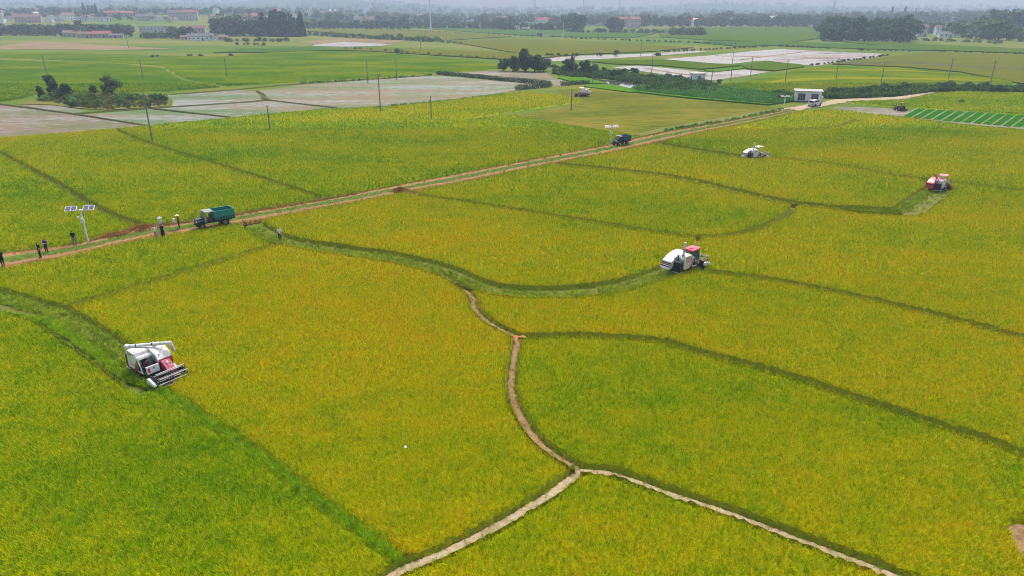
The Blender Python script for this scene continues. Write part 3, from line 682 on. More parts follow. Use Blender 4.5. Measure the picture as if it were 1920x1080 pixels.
patch('pond', [(1108, 148), (1130, 150), (1165, 153), (1200, 158), (1200, 168), (1175, 166), (1140, 158)], M['pond'], 'small pond among the channel scrub', 'pond', sm=False)
patch('pond', [(1560, 190), (1600, 184), (1650, 182), (1660, 187), (1600, 190)], M['pond'], 'narrow channel water by the wide pump house', 'pond', sm=False)
patch('mud_paddy', [(1552, 206), (1570, 200), (1620, 201), (1690, 206), (1715, 210), (1690, 219), (1600, 213)], M['paddy_mud'], 'grey flooded seedbed with mud rows beside the seedling beds', 'paddy', sm=False)
patch('mud_paddy', [(1690, 219), (1715, 204), (1800, 208), (1920, 219), (2300, 255), (2300, 295), (1920, 243), (1800, 233)], M['paddy'], 'shallow water between the green seedling strips', 'paddy', sm=False)
patch('mud_paddy', [(585, 86), (600, 80), (640, 78), (680, 80), (735, 83), (720, 86), (640, 88)], M['mirror'], 'distant muddy water patch by the hedgerow', 'paddy', sm=False)
patch('crop_field', [(560, 78), (640, 72), (760, 76), (735, 82), (650, 78), (590, 84)], M['f_brown'], 'distant brown ploughed field by the hedgerow', sm=False)
patch('crop_field', [(-400, 92), (0, 86), (60, 78), (150, 82), (330, 92), (200, 94), (60, 92)], M['f_brown'], 'brownish fallow field before the dark tree belt', sm=False)
patch('crop_field', [(400, 100), (460, 92), (600, 90), (720, 97), (600, 95), (520, 99)], M['f_deep'], 'deep green far crop strip', sm=False, h=.4)
patch('crop_field', [(600, 92), (760, 92), (960, 100), (1040, 108), (940, 112), (840, 106), (700, 97)], M['f_ochre'], 'far olive crop strip behind the rough hedge', sm=False, h=.4)
patch('crop_field', [(840, 78), (960, 74), (1140, 80), (1300, 90), (1230, 97), (1090, 103), (1020, 108), (960, 99)], M['f_ochre'], 'far straw coloured crop field below the bush row', sm=False, h=.4)
patch('crop_field', [(560, 60), (700, 57), (830, 60), (960, 69), (840, 76), (700, 68)], M['f_ochre'], 'far pale crop field below the white mast', sm=False, h=.4)
patch('crop_field', [(740, 53), (900, 50), (1060, 58), (1230, 64), (1180, 72), (1000, 68), (860, 60)], M['f_deep'], 'far dark green crop strip behind the white mast', sm=False, h=.4)
patch('crop_field', [(1230, 57), (1530, 53), (1540, 72), (1480, 80), (1330, 76), (1240, 70)], M['f_green'], 'far green crop before the scattered houses', sm=False, h=.4)
patch('crop_field', [(1300, 80), (1450, 78), (1700, 88), (1760, 96), (1600, 92), (1440, 86), (1390, 88)], M['f_deep'], 'far green crop strip before the dark wood', sm=False, h=.4)
patch('crop_field', [(1540, 76), (1700, 82), (1920, 92), (2200, 100), (2200, 116), (1920, 101), (1760, 95)], M['f_green'], 'far green crop strip beside the dark wood', sm=False, h=.4)
patch('crop_strip', [(1400, 163), (1470, 150), (1600, 146), (1760, 149), (1880, 155), (1760, 152), (1600, 150), (1480, 155)], M['f_yellow'], 'thin paler strip across the bright yellow rice', 'crop strip', z=.43, sm=False)
patch('crop_strip', [(1440, 171), (1520, 162), (1640, 160), (1740, 158), (1640, 163), (1540, 167)], M['f_ochre'], 'thin olive strip at the channel side of the bright yellow rice', 'crop strip', z=.44, sm=False)
patch('crop_strip', [(1500, 136), (1580, 131), (1700, 133), (1800, 140), (1700, 136), (1580, 134)], M['f_yellow'], 'thin paler strip at the far side of the bright yellow rice', 'crop strip', z=.45, sm=False)
for pts, lb in (([(1340, 105), (1450, 107), (1560, 108), (1640, 106)], 'muddy bund across the wide ploughed paddy'), ([(1390, 112), (1460, 103), (1520, 96)], 'muddy bund running along the wide ploughed paddy'), ([(1450, 113), (1530, 110), (1600, 112)], 'short muddy bund in the wide ploughed paddy'), ([(1210, 128), (1290, 140), (1390, 141)], 'muddy bund in the bright water paddy')):
    ribbon('mud_bund', smooth(pts, 8), .9, M['path_pink'], lb, .12, .15, 4, cat='bund', wob=.3)
# seedling beds
for i in range(13):
    a0, a1 = 1697 + i * 18.8, 1710 + i * 18.8
    yt, yb = 204.6 + i * 1.25, 220 + i * 1.7
    t0, t1 = 1722 + i * 18.6, 1734.5 + i * 18.6
    q = [G(a0 - 4, yb), G(a1 - 5, yb + 1.3), G(t1, yt + 1.1), G(t0, yt)]
    b = MB(); V = [(v.x, v.y, .09) for v in q] + [(v.x, v.y, -.02) for v in q]
    b.add(V, [(0, 1, 2, 3), (0, 4, 5, 1), (1, 5, 6, 2), (2, 6, 7, 3), (3, 7, 4, 0)])
    o = b.build('seedling_bed', M['f_bright']); tag(o, 'bright green strip bed of rice seedlings between water furrows', 'seedling bed', 'parallel seedling beds')
    n = 900; u = RNG.uniform(0, 1, (n, 2)); Q = [np.array(v) for v in q]
    pp = (Q[0][None] * (1 - u[:, :1]) + Q[1][None] * u[:, :1]) * (1 - u[:, 1:]) + (Q[3][None] * (1 - u[:, :1]) + Q[2][None] * u[:, :1]) * u[:, 1:]
    pp[:, 2] = .08; scatter('seedlings', pp, np.full(n, 1.0), V_SEED, o)

# ------------------------------------------------------------------ trees and shrubs
def crown_mesh(name, mat, blobs, n, size, seed, flat=.0):
    r = np.random.default_rng(seed); tot = sum(b[3] ** 2 for b in blobs); C = []; Nn = []; tp = []
    zmin = min(b[2] - b[3] for b in blobs); zmax = max(b[2] + b[3] * b[4] for b in blobs)
    for bx, by, bz, br, bq in blobs:
        k = max(6, int(n * br * br / tot)); d = r.normal(size=(k, 3)); d /= np.linalg.norm(d, axis=1)[:, None]; rad = br * r.uniform(.55, 1.08, (k, 1)) ** .7
        c = np.array([bx, by, bz]) + d * rad * np.array([1, 1, bq]); C.append(c); nn = d + r.normal(0, .55, (k, 3)) + np.array([0, 0, .25]); Nn.append(nn / np.linalg.norm(nn, axis=1)[:, None])
        tp.append(np.clip((c[:, 2] - zmin) / (zmax - zmin) * .0 + r.uniform(0, 1, k), 0, 1))
    C = np.concatenate(C); Nn = np.concatenate(Nn); tp = np.concatenate(tp); k = len(C)
    up = r.normal(size=(k, 3)); a = np.cross(Nn, up); a /= np.linalg.norm(a, axis=1)[:, None]; b = np.cross(Nn, a)
    s = size * r.uniform(.6, 1.25, (k, 1))
    V = np.stack([C - a * s * .5, C + b * s * .42 - a * .1 * s, C + a * s * .5 + Nn * s * .15, C - b * s * .42 + a * .1 * s], 1).reshape(-1, 3)
    F = np.arange(4 * k).reshape(-1, 4); o = mesh_obj(name, V, F, mat)
    at = o.data.attributes.new('tip', 'FLOAT', 'POINT'); at.data.foreach_set('value', np.repeat(tp, 4)); return o
def trunk_mesh(name, h, r0, seed, limbs=4, top=.75):
    r = random.Random(seed); b = MB(); p = Vector((0, 0, -.1)); q = None; segs = 4
    for i in range(segs):
        nx = Vector((r.uniform(-.03, .03) * h, r.uniform(-.03, .03) * h, h * top * (i + 1) / segs)); b.tube(p, nx, r0 * (1 - .8 * i / segs), r0 * (1 - .8 * (i + 1) / segs), 6); p = nx
    for i in range(limbs):
        z = h * r.uniform(.25, .6); a = r.uniform(0, 6.28); L = h * r.uniform(.18, .3); b.tube((0, 0, z), (L * math.cos(a), L * math.sin(a), z + L * .8), r0 * .4, r0 * .12, 5)
    return b
def blobset(kind, seed):
    r = random.Random(seed); B = []
    if kind == 'broad':
        for i in range(16):
            a = r.uniform(0, 6.28); z = .16 + .68 * (i + r.random()) / 16; q = r.uniform(.05, .32) * (1.15 - abs(z - .42)); B.append((q * math.cos(a) * (1.2 - abs(z - .55)), q * math.sin(a), z, r.uniform(.12, .19), .85))
    elif kind == 'tall':
        for i in range(11):
            a = r.uniform(0, 6.28); q = r.uniform(0, .14); z = .22 + .68 * i / 10; B.append((q * math.cos(a), q * math.sin(a), z, r.uniform(.10, .15) * (1.1 - .45 * abs(z - .5)), 1.1))
    elif kind == 'conifer':
        for i in range(9):
            z = .10 + .86 * i / 8; B.append((r.uniform(-.02, .02), r.uniform(-.02, .02), z, .018 + .15 * (1 - i / 8.2), 1.0))
    elif kind == 'shrub':
        for i in range(10):
            a = r.uniform(0, 6.28); q = r.uniform(0, .55); z = r.uniform(.25, .68) - .25 * q; B.append((q * math.cos(a), q * math.sin(a), z, r.uniform(.2, .32), .85))
    return B
PROTO = {}
def tree_proto(kind, matn, fine, var):
    key = (kind, matn, fine, var)
    if key in PROTO: return PROTO[key]
    n, sz = (2600, .075) if fine == 2 else ((950, .12) if fine == 1 else (420, .17))
    nm = {'broad': 'broadleaf_tree', 'tall': 'slender_tree', 'conifer': 'conifer_tree', 'shrub': 'shrub'}[kind]
    c = crown_mesh('crown' if kind != 'shrub' else 'foliage', M[matn], blobset(kind, var * 31 + 5), n, sz, var * 17 + 1)
    t = trunk_mesh('trunk', 1.0 if kind != 'shrub' else .5, .035 if kind != 'shrub' else .02, var).build('trunk' if kind != 'shrub' else 'stem', M['bark'])
    for o in (c, t): COL.objects.unlink(o)
    PROTO[key] = (nm, c, t); return PROTO[key]
def tree(loc, h, kind, matn, fine, label, group=None, wide=1.0, nm2=None):
    nm, c, t = tree_proto(kind, matn, fine, random.randrange(5)); nm = nm2 or nm
    e = empty(nm, loc, random.uniform(0, 6.28)); e.scale = (h * wide, h * wide * random.uniform(.9, 1.1), h)
    for src in (c, t):
        o = src.copy(); COL.objects.link(o); o.parent = e
    tag(e, label, 'bush' if nm2 else ('shrub' if kind == 'shrub' else 'tree'), group); return e
def belt(x0, y0, x1, y1, n, h0, h1, kind, matn, label, group, fine=0, wide=1.0, jit=1.2, nm2=None):
    for i in range(n):
        t = (i + random.uniform(.15, .85)) / n; px, py = x0 + (x1 - x0) * t, y0 + (y1 - y0) * t + random.uniform(-jit, jit) * .5
        p = T(px, py); h = random.uniform(h0, h1) / pxpm(p); tree(p, h, kind, matn, fine, label, group, wide * random.uniform(.85, 1.2), nm2)
belt(-30, 66.5, 248, 69, 34, 17, 25, 'broad', 'leaf_dark', 'dark tree in the long belt before the pink-walled village', 'tree belt before the village', wide=1.1)
belt(-30, 63, 248, 64, 26, 15, 20, 'broad', 'leaf_dark', 'dark tree in the long belt before the pink-walled village', 'tree belt before the village', wide=1.2)
belt(148, 62, 156, 62, 1, 24, 24, 'broad', 'leaf_dark', 'single taller tree standing out of the village belt', None)
belt(270, 72, 312, 72, 6, 12, 15, 'shrub', 'leaf_dark', 'low dark bush before the long low warehouse', 'bushes before the warehouse')
belt(320, 73, 358, 73, 6, 20, 25, 'broad', 'leaf_dark', 'round dark tree beside the white farmhouse', 'trees beside the farmhouse', wide=1.1)
belt(398, 66, 452, 68, 8, 30, 38, 'broad', 'leaf_dark', 'tall dark tree behind the white farmhouse', 'trees behind the farmhouse')
belt(448, 68, 495, 68, 6, 25, 32, 'broad', 'leaf_conifer', 'dark tree beside the tall conifer stand', 'trees beside the conifers')
belt(490, 68, 572, 69, 17, 30, 44, 'conifer', 'leaf_conifer', 'tall pointed conifer in the dark stand', 'conifer stand')
belt(510, 68, 525, 68, 3, 42, 46, 'conifer', 'leaf_conifer', 'tall pointed conifer in the dark stand', 'conifer stand')
belt(420, 78, 545, 78, 12, 7, 11, 'shrub', 'leaf_mid', 'scrubby bush below the conifer stand', 'bushes below the conifers')
belt(440, 84, 500, 86, 6, 5, 7, 'shrub', 'leaf_mid', 'scrubby bush below the conifer stand', 'bushes below the conifers')
belt(570, 54, 760, 55, 24, 13, 19, 'broad', 'leaf_dark', 'blue-green tree in the belt below the roadside houses', 'tree belt below the houses', wide=1.3)
belt(578, 66, 640, 70, 8, 7, 11, 'shrub', 'leaf_mid', 'bush in the loose hedgerow beyond the conifers', 'loose hedgerow')
belt(630, 70, 822, 79, 24, 8, 14, 'shrub', 'leaf_mid', 'bush in the dense hedgerow above the brown field', 'dense hedgerow')
belt(822, 79, 868, 82, 7, 3, 6, 'shrub', 'leaf_mid', 'bush in the dense hedgerow above the brown field', 'dense hedgerow')
belt(640, 92, 700, 95, 4, 4, 8, 'shrub', 'leaf_mid', 'bush on the rough hedge between green fields', 'rough hedge')
belt(720, 97, 940, 113, 22, 3, 6, 'shrub', 'leaf_mid', 'bush on the rough hedge between green fields', 'rough hedge', wide=1.2)
belt(745, 101, 756, 101, 1, 12, 12, 'shrub', 'leaf_dark', 'largest round bush on the rough hedge', None)
belt(155, 29, 186, 29, 4, 17, 23, 'conifer', 'leaf_conifer', 'pointed conifer rising over the hill village', 'hill village conifers')
belt(760, 52, 1060, 57, 34, 10, 15, 'broad', 'leaf_dark', 'tree in the long belt behind the white mast', 'tree belt behind the mast', wide=1.4)
belt(930, 55, 960, 57, 4, 18, 24, 'broad', 'leaf_dark', 'taller tree beside the red-roofed houses', 'trees beside red-roofed houses')
belt(1056, 57, 1096, 58, 5, 28, 34, 'broad', 'leaf_dark', 'big round tree between red-roofed houses', 'big round trees')
belt(1138, 57, 1166, 58, 3, 24, 27, 'broad', 'leaf_dark', 'round tree beside the red house complex', 'trees by the red house complex', wide=1.1)
belt(1060, 61, 1260, 63, 20, 6, 10, 'shrub', 'leaf_dark', 'low bush at the foot of the red house complex', 'bushes at the far fields edge', wide=1.2)
belt(1260, 66, 1320, 67, 7, 10, 20, 'shrub', 'leaf_mid', 'bush before the pink-roofed house', 'bushes before the pink-roofed house', wide=1.2)
belt(1210, 50, 1540, 51, 34, 14, 22, 'broad', 'leaf_dark', 'tree in the belt behind the scattered white houses', 'tree belt behind the white houses', wide=1.2)
belt(1340, 44, 1375, 45, 4, 20, 25, 'broad', 'leaf_dark', 'tall tree standing behind the houses', 'tall trees behind houses')
for rowy, hh, nn in ((72, 38, 15), (76, 44, 16), (78.5, 34, 14)):
    belt(1540, rowy - 1.5, 1708, rowy + 1, nn, hh - 14, hh + 3, 'broad', 'leaf_dark', 'dark dense tree in the compact wood block', 'compact dark wood', fine=1, wide=1.0)
belt(1700, 62, 1830, 66, 15, 14, 26, 'broad', 'leaf_dark', 'tree behind the pale two-storey houses', 'trees behind pale houses', wide=1.2)
belt(1662, 36, 1722, 38, 3, 18, 24, 'conifer', 'leaf_conifer', 'pair of pointed conifers over the wood block', 'conifers over the wood')
belt(1790, 70, 2010, 84, 20, 20, 44, 'broad', 'leaf_mid', 'large tree in the hillside wood past the pale houses', 'hillside wood', fine=1, wide=1.1)
belt(1830, 62, 2010, 66, 12, 22, 46, 'broad', 'leaf_dark', 'large tree in the hillside wood past the pale houses', 'hillside wood', wide=1.2)
belt(1715, 76, 1880, 82, 14, 4, 8, 'shrub', 'leaf_mid', 'low bush at the foot of the hillside wood', 'bushes at the hillside foot', wide=1.3)
# rows of little bushes along the farm tracks
for a in ((700, 56, 960, 67, 26, 2.4, 3.2), (962, 68, 1056, 70, 9, 3, 4), (1058, 72, 1280, 80, 24, 3.2, 4.4), (1290, 80, 1385, 84, 12, 3.6, 5), (1242, 98, 1440, 88, 24, 3.8, 5), (1455, 87, 1560, 92, 12, 3.8, 5),
          (1600, 94, 1712, 97, 9, 4, 5), (1517, 124, 1665, 105, 19, 4.2, 5.4), (1750, 97, 1925, 102, 11, 4, 5)):
    belt(*a, 'shrub', 'leaf_dark', 'small round bush in a row along a far field track', 'bush rows along field tracks', jit=.4, nm2='small_bush')
for px, py in ((286, 108), (294, 108), (353, 106), (360, 106), (376, 106), (433, 106)): belt(px - 2, py, px + 2, py, 1, 5, 7, 'shrub', 'leaf_dark', 'lone dark bush in the far green crop', 'lone bushes in the far crop')
# scrub island on the paddies
G0 = 'scrub island between paddies'
tree(G(102, 183), 6.6, 'tall', 'leaf_dark', 2, 'dark upright tree on the scrub island', wide=1.3)
tree(G(126, 184), 4.6, 'broad', 'leaf_conifer', 2, 'low rounded blackish tree on the scrub island', wide=1.3)
tree(G(78, 184), 3.6, 'tall', 'leaf_dark', 2, 'small slim tree at the end of the scrub island', wide=1.2)
tree(G(210, 177), 6.0, 'broad', 'leaf_mid', 2, 'rounded green tree on the scrub island', wide=1.25)
tree(G(176, 177), 3.2, 'broad', 'leaf_mid', 2, 'small green tree on the scrub island', wide=1.3)
for i in range(44):
    px = random.uniform(75, 305); py = random.uniform(182, 201) if px > 130 else random.uniform(183, 192)
    if px > 270: py = random.uniform(188, 197)
    tree(G(px, py), random.uniform(1.3, 2.6), 'shrub', random.choice(['leaf_mid', 'leaf_mid', 'leaf_bright']), 1, 'leafy shrub on the scrub island', 'shrubs on the scrub island')
isl = W2([(70, 190), (120, 180), (200, 177), (300, 182), (318, 190), (312, 199), (200, 206), (150, 203)]); b = RNG.uniform(isl.min(0), isl.max(0), (9000, 2)); b = b[sdf_poly(isl, b) > 0][:900]
sw('reeds', b, RNG.uniform(.5, 1.0, len(b)), V_REED, 'brown and green reeds covering the scrub island', 'reeds', 0)
patch('island_bank', [(30, 196), (70, 188), (120, 180), (200, 177), (300, 180), (320, 190), (315, 200), (200, 207), (150, 204), (95, 197)], M['cut_ground'], 'weedy earth bank of the scrub island', 'bank', sm=False)
# dark tree clump and channel scrub
for px, py, h, k, ww in ((945, 133, 5.5, 'broad', 1.3), (962, 134, 6.5, 'broad', 1.2), (985, 134, 9.5, 'broad', 1.1), (1003, 135, 7.5, 'broad', 1.2), (1020, 134, 6.0, 'broad', 1.3)):
    tree(G(px, py), h, k, 'leaf_dark', 2, 'dark round tree in the clump at the paddy corner', 'tree clump at the paddy corner', ww)
for px, py, h, k in ((1072, 137, 8.0, 'conifer'), (1066, 138, 6.0, 'broad'), (1094, 140, 5.5, 'broad'), (1100, 141, 6.0, 'tall'), (1112, 141, 4.5, 'broad'), (1188, 143, 3.6, 'broad'), (1150, 147, 3.6, 'broad'), (1160, 146, 3.2, 'broad')):
    tree(G(px, py), h, k, 'leaf_dark', 2, 'tree growing along the channel bank', 'channel bank trees', 1.2)
for i in range(75):
    t = random.random(); px = 1030 + 320 * t; py = 128 + 36 * t ** .8 + random.uniform(-9, 9) * (.4 + t)
    if 1128 < px < 1205 and 150 < py < 169: continue
    tree(G(px, py), random.uniform(1.4, 3.0), 'shrub', random.choice(['leaf_dark', 'leaf_mid', 'leaf_mid']), 1, 'leafy shrub in the channel scrub', 'channel scrub')
for px in (1026, 1034, 1047, 1061, 1081): tree(G(px, 105.5), 2.2, 'shrub', 'leaf_dark', 1, 'small bush on the rim of the shining water strip', 'bushes on the water rim')
tree(G(1155, 103), 3.4, 'shrub', 'leaf_dark', 1, 'lone round bush standing in the shining water strip')
for i in range(46):
    px = random.uniform(1530, 1960); t = (px - 1530) / 430; py = 179 - 10 * min(1, t * 2.2) + random.uniform(-6, 5) * (1 if t < .35 else .55)
    if t > .5: py = 170 + 5 * (t - .5) + random.uniform(-4, 3)
    tree(G(px, py), random.uniform(1.5, 3.4), 'shrub', random.choice(['leaf_dark', 'leaf_dark', 'leaf_mid']), 1, 'dense shrub along the channel past the wide pump house', 'channel hedge by the pump house')
tree(G(1800, 194), 1.7, 'shrub', 'leaf_mid', 1, 'single shrub on the crop corner past the channel')
for i in range(14): tree(G(random.uniform(1455, 1500), random.uniform(176, 190)), random.uniform(1.2, 2.2), 'shrub', 'leaf_mid', 1, 'shrub around the wide pump house', 'shrubs around the wide pump house')
wd = W2([(1185, 167), (1280, 155), (1335, 164), (1460, 178), (1492, 190), (1440, 197), (1300, 184), (1200, 173)]); b = RNG.uniform(wd.min(0), wd.max(0), (40000, 2)); b = b[sdf_poly(wd, b) > 0][:7000]
sw('bank_weeds', b, RNG.uniform(.6, 1.25, len(b)), V_WEED, 'bright green leafy weeds covering the bank behind the stubble field', 'weeds', 0)
patch('weed_bank', [(1180, 168), (1280, 154), (1335, 163), (1460, 177), (1495, 190), (1440, 198), (1300, 186), (1200, 175)], M['f_bright'], 'weedy green bank behind the stubble field', 'bank', sm=False, h=.25)
cs = W2([(1035, 138), (1060, 130), (1110, 136), (1200, 143), (1300, 152), (1345, 163), (1290, 172), (1210, 172), (1206, 158), (1150, 150), (1120, 147), (1070, 146)]); b = RNG.uniform(cs.min(0), cs.max(0), (30000, 2)); b = b[sdf_poly(cs, b) > 0][:4200]
V_SCRUB = variants('scrub', M['leaf_mid'], n=26, spread=.5, h0=.5, h1=1.5, wid=.24, lean=.5, droop=.5)
sw('channel_undergrowth', b, RNG.uniform(.6, 1.3, len(b)), V_SCRUB, 'dense leafy undergrowth covering the channel banks', 'undergrowth', 0)
cs = W2([(1530, 184), (1560, 172), (1650, 168), (1760, 163), (1960, 166), (1960, 173), (1760, 172), (1690, 181), (1640, 181), (1590, 186)]); b = RNG.uniform(cs.min(0), cs.max(0), (30000, 2)); b = b[sdf_poly(cs, b) > 0][:2600]
sw('channel_undergrowth', b, RNG.uniform(.6, 1.2, len(b)), V_SCRUB, 'dense leafy undergrowth along the channel past the wide pump house', 'undergrowth', 0)
# clipped dark hedgerows between paddies
def hedge(pts, h, wdt, label):
    L = W2(smooth(pts, 4)); blobs = []
    s = np.concatenate([[0], np.cumsum(np.linalg.norm(np.diff(L, axis=0), axis=1))])
    for u in np.arange(0, s[-1], .8): blobs.append((np.interp(u, s, L[:, 0]) + random.uniform(-.1, .1), np.interp(u, s, L[:, 1]) + random.uniform(-.1, .1), h * .5, wdt * random.uniform(.85, 1.1), h * .55 / wdt))
    o = crown_mesh('hedge', M['leaf_dark'], blobs, len(blobs) * 60, .42, len(blobs)); tag(o, label, 'hedge')
hedge([(820, 140), (900, 147), (952, 153)], 1.5, .8, 'dark hedge running along the wide flooded paddy')
hedge([(956, 153), (1000, 157), (1032, 160)], 1.6, .8, 'dark hedge ending at the pale channel bend')
hedge([(968, 169), (1000, 166), (1033, 163)], 1.6, .8, 'short dark hedge below the pale channel bend')
hedge([(1054, 161), (1080, 159), (1104, 157)], 1.5, .8, 'short dark hedge across the channel from the others')
for k in range(1):
    L = along([(560, 157), (700, 149), (810, 141)], 1.3, .5); sw('paddy_bank_weeds', L, RNG.uniform(.6, 1.1, len(L)), V_WEED, 'green weeds along the far bank of the wide paddy', 'weeds', 0)
    L = along([(230, 243), (400, 227), (550, 212), (705, 202)], 1.5, .35); sw('paddy_bank_weeds', L, RNG.uniform(.4, .8, len(L)), V_WEED, 'green weeds on the bank between paddies and rice', 'weeds', 0)
    L = along([(705, 201), (800, 194), (900, 183), (985, 174)], 1.6, .35); sw('paddy_bank_weeds', L, RNG.uniform(.4, .9, len(L)), V_WEED, 'green weeds on the bank above the yellow rice wedge', 'weeds', 0)
    L = along([(1245, 246), (1330, 233), (1420, 216), (1470, 205)], 2.0, .9); sw('verge_weeds', L, RNG.uniform(.4, .9, len(L)), V_WEED, 'green weeds on the verge of the stubble field', 'weeds', 0)
for pts, lb in (([(0, 196), (135, 214), (275, 236)], 'low bund across the muddy paddy'), ([(140, 214), (280, 204), (480, 191), (505, 188)], 'low bund before the scrub island'), ([(285, 204), (434, 221)], 'low bund between two pale paddies'),
                ([(482, 171), (495, 178), (505, 188), (630, 203)], 'low crooked bund around the wide flooded paddy'), ([(320, 178), (450, 168), (560, 158), (810, 142)], 'low earth bank along the far side of the wide paddy')):
    ribbon('paddy_bund', smooth(pts, 10), .45, M['soil_dark'], lb, .16, .15, 4, cat='bund')

# far woods: masses of trees too distant to tell apart
def woods(name, bands, label, mat, seed):
    r = random.Random(seed); blobs = []
    for x0, x1, y, n, h in bands:
        for i in range(n):
            x = r.uniform(x0, x1); yy = y * r.uniform(.94, 1.06); z = float(terrain(x, yy)); hh = h * r.uniform(.6, 1.25)
            for k in range(3): blobs.append((x + r.uniform(-.3, .3) * hh, yy, z + hh * r.uniform(.35, .75), hh * r.uniform(.28, .42), .9))
    o = crown_mesh(name, mat, blobs, len(blobs) * 26, 3.2, seed); tag(o, label, 'woods', kind='stuff')
woods('distant_woods', [(-1000, -300, 1350, 230, 10), (-300, 300, 1250, 190, 13), (300, 1200, 1200, 280, 13), (-1100, -350, 1080, 110, 8), (-300, 1100, 1500, 300, 14)], 'hazy woods behind the village houses', M['leaf_dark'], 3)
woods('distant_woods', [(-1600, 1800, 1750, 330, 13), (-1800, 2100, 2300, 330, 14)], 'pale hazy woods on the low rise behind the villages', M['leaf_dark'], 5)
woods('distant_woods', [(-2500, 2500, 2800, 420, 15), (-3000, 3000, 3400, 460, 16)], 'faint woods along the skyline', M['leaf_dark'], 9)

# ------------------------------------------------------------------ buildings
def gable_house(loc, wdt, dep, h, rz, wall, roof, label, group=None, storeys=2, hip=False, flat=False, name='house', win='glass'):
    e = empty(name, loc, rz); hw, hd = wdt / 2, dep / 2; rh = 0 if flat else min(h * .38, dep * .32); eh = h - rh
    b = MB(); b.bb(-hw, hw, -hd, hd, -1.0, eh)
    if not hip and not flat: b.add([(-hw + .02, -hd, eh), (-hw + .02, hd, eh), (-hw + .02, 0, h - .05), (hw - .02, -hd, eh), (hw - .02, hd, eh), (hw - .02, 0, h - .05)], [(0, 1, 2), (5, 4, 3), (0, 2, 5, 3), (1, 4, 5, 2)])
    b.build('wall', M[wall], e)
    r = MB(); o = .45
    if flat: r.bb(-hw - .3, hw + .3, -hd - .3, hd + .3, eh + .003, eh + .35)
    elif hip:
        k = hw - hd * .7 if hw > hd else .2
        r.add([(-hw - o, -hd - o, eh - .1), (hw + o, -hd - o, eh - .1), (hw + o, hd + o, eh - .1), (-hw - o, hd + o, eh - .1), (-k, 0, h), (k, 0, h)], [(0, 1, 5, 4), (1, 2, 5), (2, 3, 4, 5), (3, 0, 4), (3, 2, 1, 0)])
    else:
        sl = rh / hd
        for sg in (-1, 1):
            ye, ze = sg * (hd + o), eh - o * sl
            r.add([(-hw - o, ye, ze), (hw + o, ye, ze), (hw + o, 0, h), (-hw - o, 0, h), (-hw - o, ye, ze + .22), (hw + o, ye, ze + .22), (hw + o, 0, h + .22), (-hw - o, 0, h + .22)], [(0, 1, 2, 3), (4, 5, 6, 7), (0, 1, 5, 4), (0, 4, 7, 3), (1, 2, 6, 5)])
    r.build('roof', M[roof], e)
    nw = max(2, int(wdt / 3.4)); sh = eh / storeys
    for s in range(storeys):
        for i in range(nw):
            x = -hw + wdt * (i + .5) / nw; z = s * sh + sh * .55
            if s == 0 and i == nw // 2:
                MB().bb(x - .6, x + .6, -hd - .04, -hd + .05, .05, min(2.3, sh * .85)).build('door', M['hollow'], e)
            else:
                f = MB().bb(x - .65, x + .65, -hd - .04, -hd + .05, z - .6, z + .6).build('window', M['pale_concrete'], e)
                MB().bb(x - .55, x + .55, -hd - .06, -hd + .02, z - .5, z + .5).build('pane', M[win], f)
    tag(e, label, 'house', group); return e
def H(px, py, wpx, hpx, wall, roof, label, turn=0.0, **k):
    p = T(px, py); s = pxpm(p); wdt = wpx / s; h = max(3.2, hpx / s); face = math.atan2(p.x, p.y)
    dep = k.pop('dep', None) or min(max(6, wdt * .6), 10)
    return gable_house(p, wdt, dep, h, -face * .6 + turn, wall, roof, label, storeys=k.pop('storeys', 2 if h > 5.5 else 1), **k)
W_, C_, P_ = 'wall_white', 'wall_cream', 'wall_pink'; RR, RB_, RD = 'roof_red', 'roof_brown', 'roof_dark'
g1, g2, g3 = 'hill village houses', 'houses along the far road', 'scattered far houses'
rowlab = 'small white house in the row below the hill conifers'
for a in ((4, 31, 13, 11, W_, RD, 'small white house at the end of the hill village', 1.3), (5, 44, 16, 13, W_, RD, 'white gable-end house above the tree belt', 1.5), (19, 30, 11, 7, W_, RD, 'little white house between hill roofs', .2),
          (22, 38, 15, 7, W_, RD, 'low white hip-roofed house above the belt', .1), (63, 30, 17, 7, W_, C_, 'cream roofed white house above the brick house', .2), (55, 43, 42, 15, P_, RB_, 'long pink brick house with brown roof', .05),
          (78, 25, 34, 9, P_, RR, 'long red-roofed house at the top of the hill village', .1), (97, 42, 17, 13, W_, RD, 'white gable house beside the long pink brick house', 1.4), (108, 43, 9, 8, W_, RD, 'small white annex beside the white gable house', .3),
          (128, 38, 22, 13, W_, RB_, 'white house with big brown sloping roof', .8), (215, 30, 34, 9, P_, RR, 'long red-roofed row house on the hill', .05), (245, 30, 26, 8, P_, RR, 'second red-roofed row house, next to dark trees', .05),
          (283, 37, 9, 12, W_, RD, 'narrow tall white house on the slope', 1.2), (274, 39, 30, 12, C_, RD, 'wide grey-cream house on the slope', .1), (298, 39, 8, 8, W_, RD, 'small bright white house on the slope', .9)):
    H(*a[:7], turn=a[7], group=g1)
for px in (148, 160, 172, 190, 203): H(px, 39.5, 10, 7, W_, RD, rowlab, turn=random.uniform(-.4, .9), group=g1)
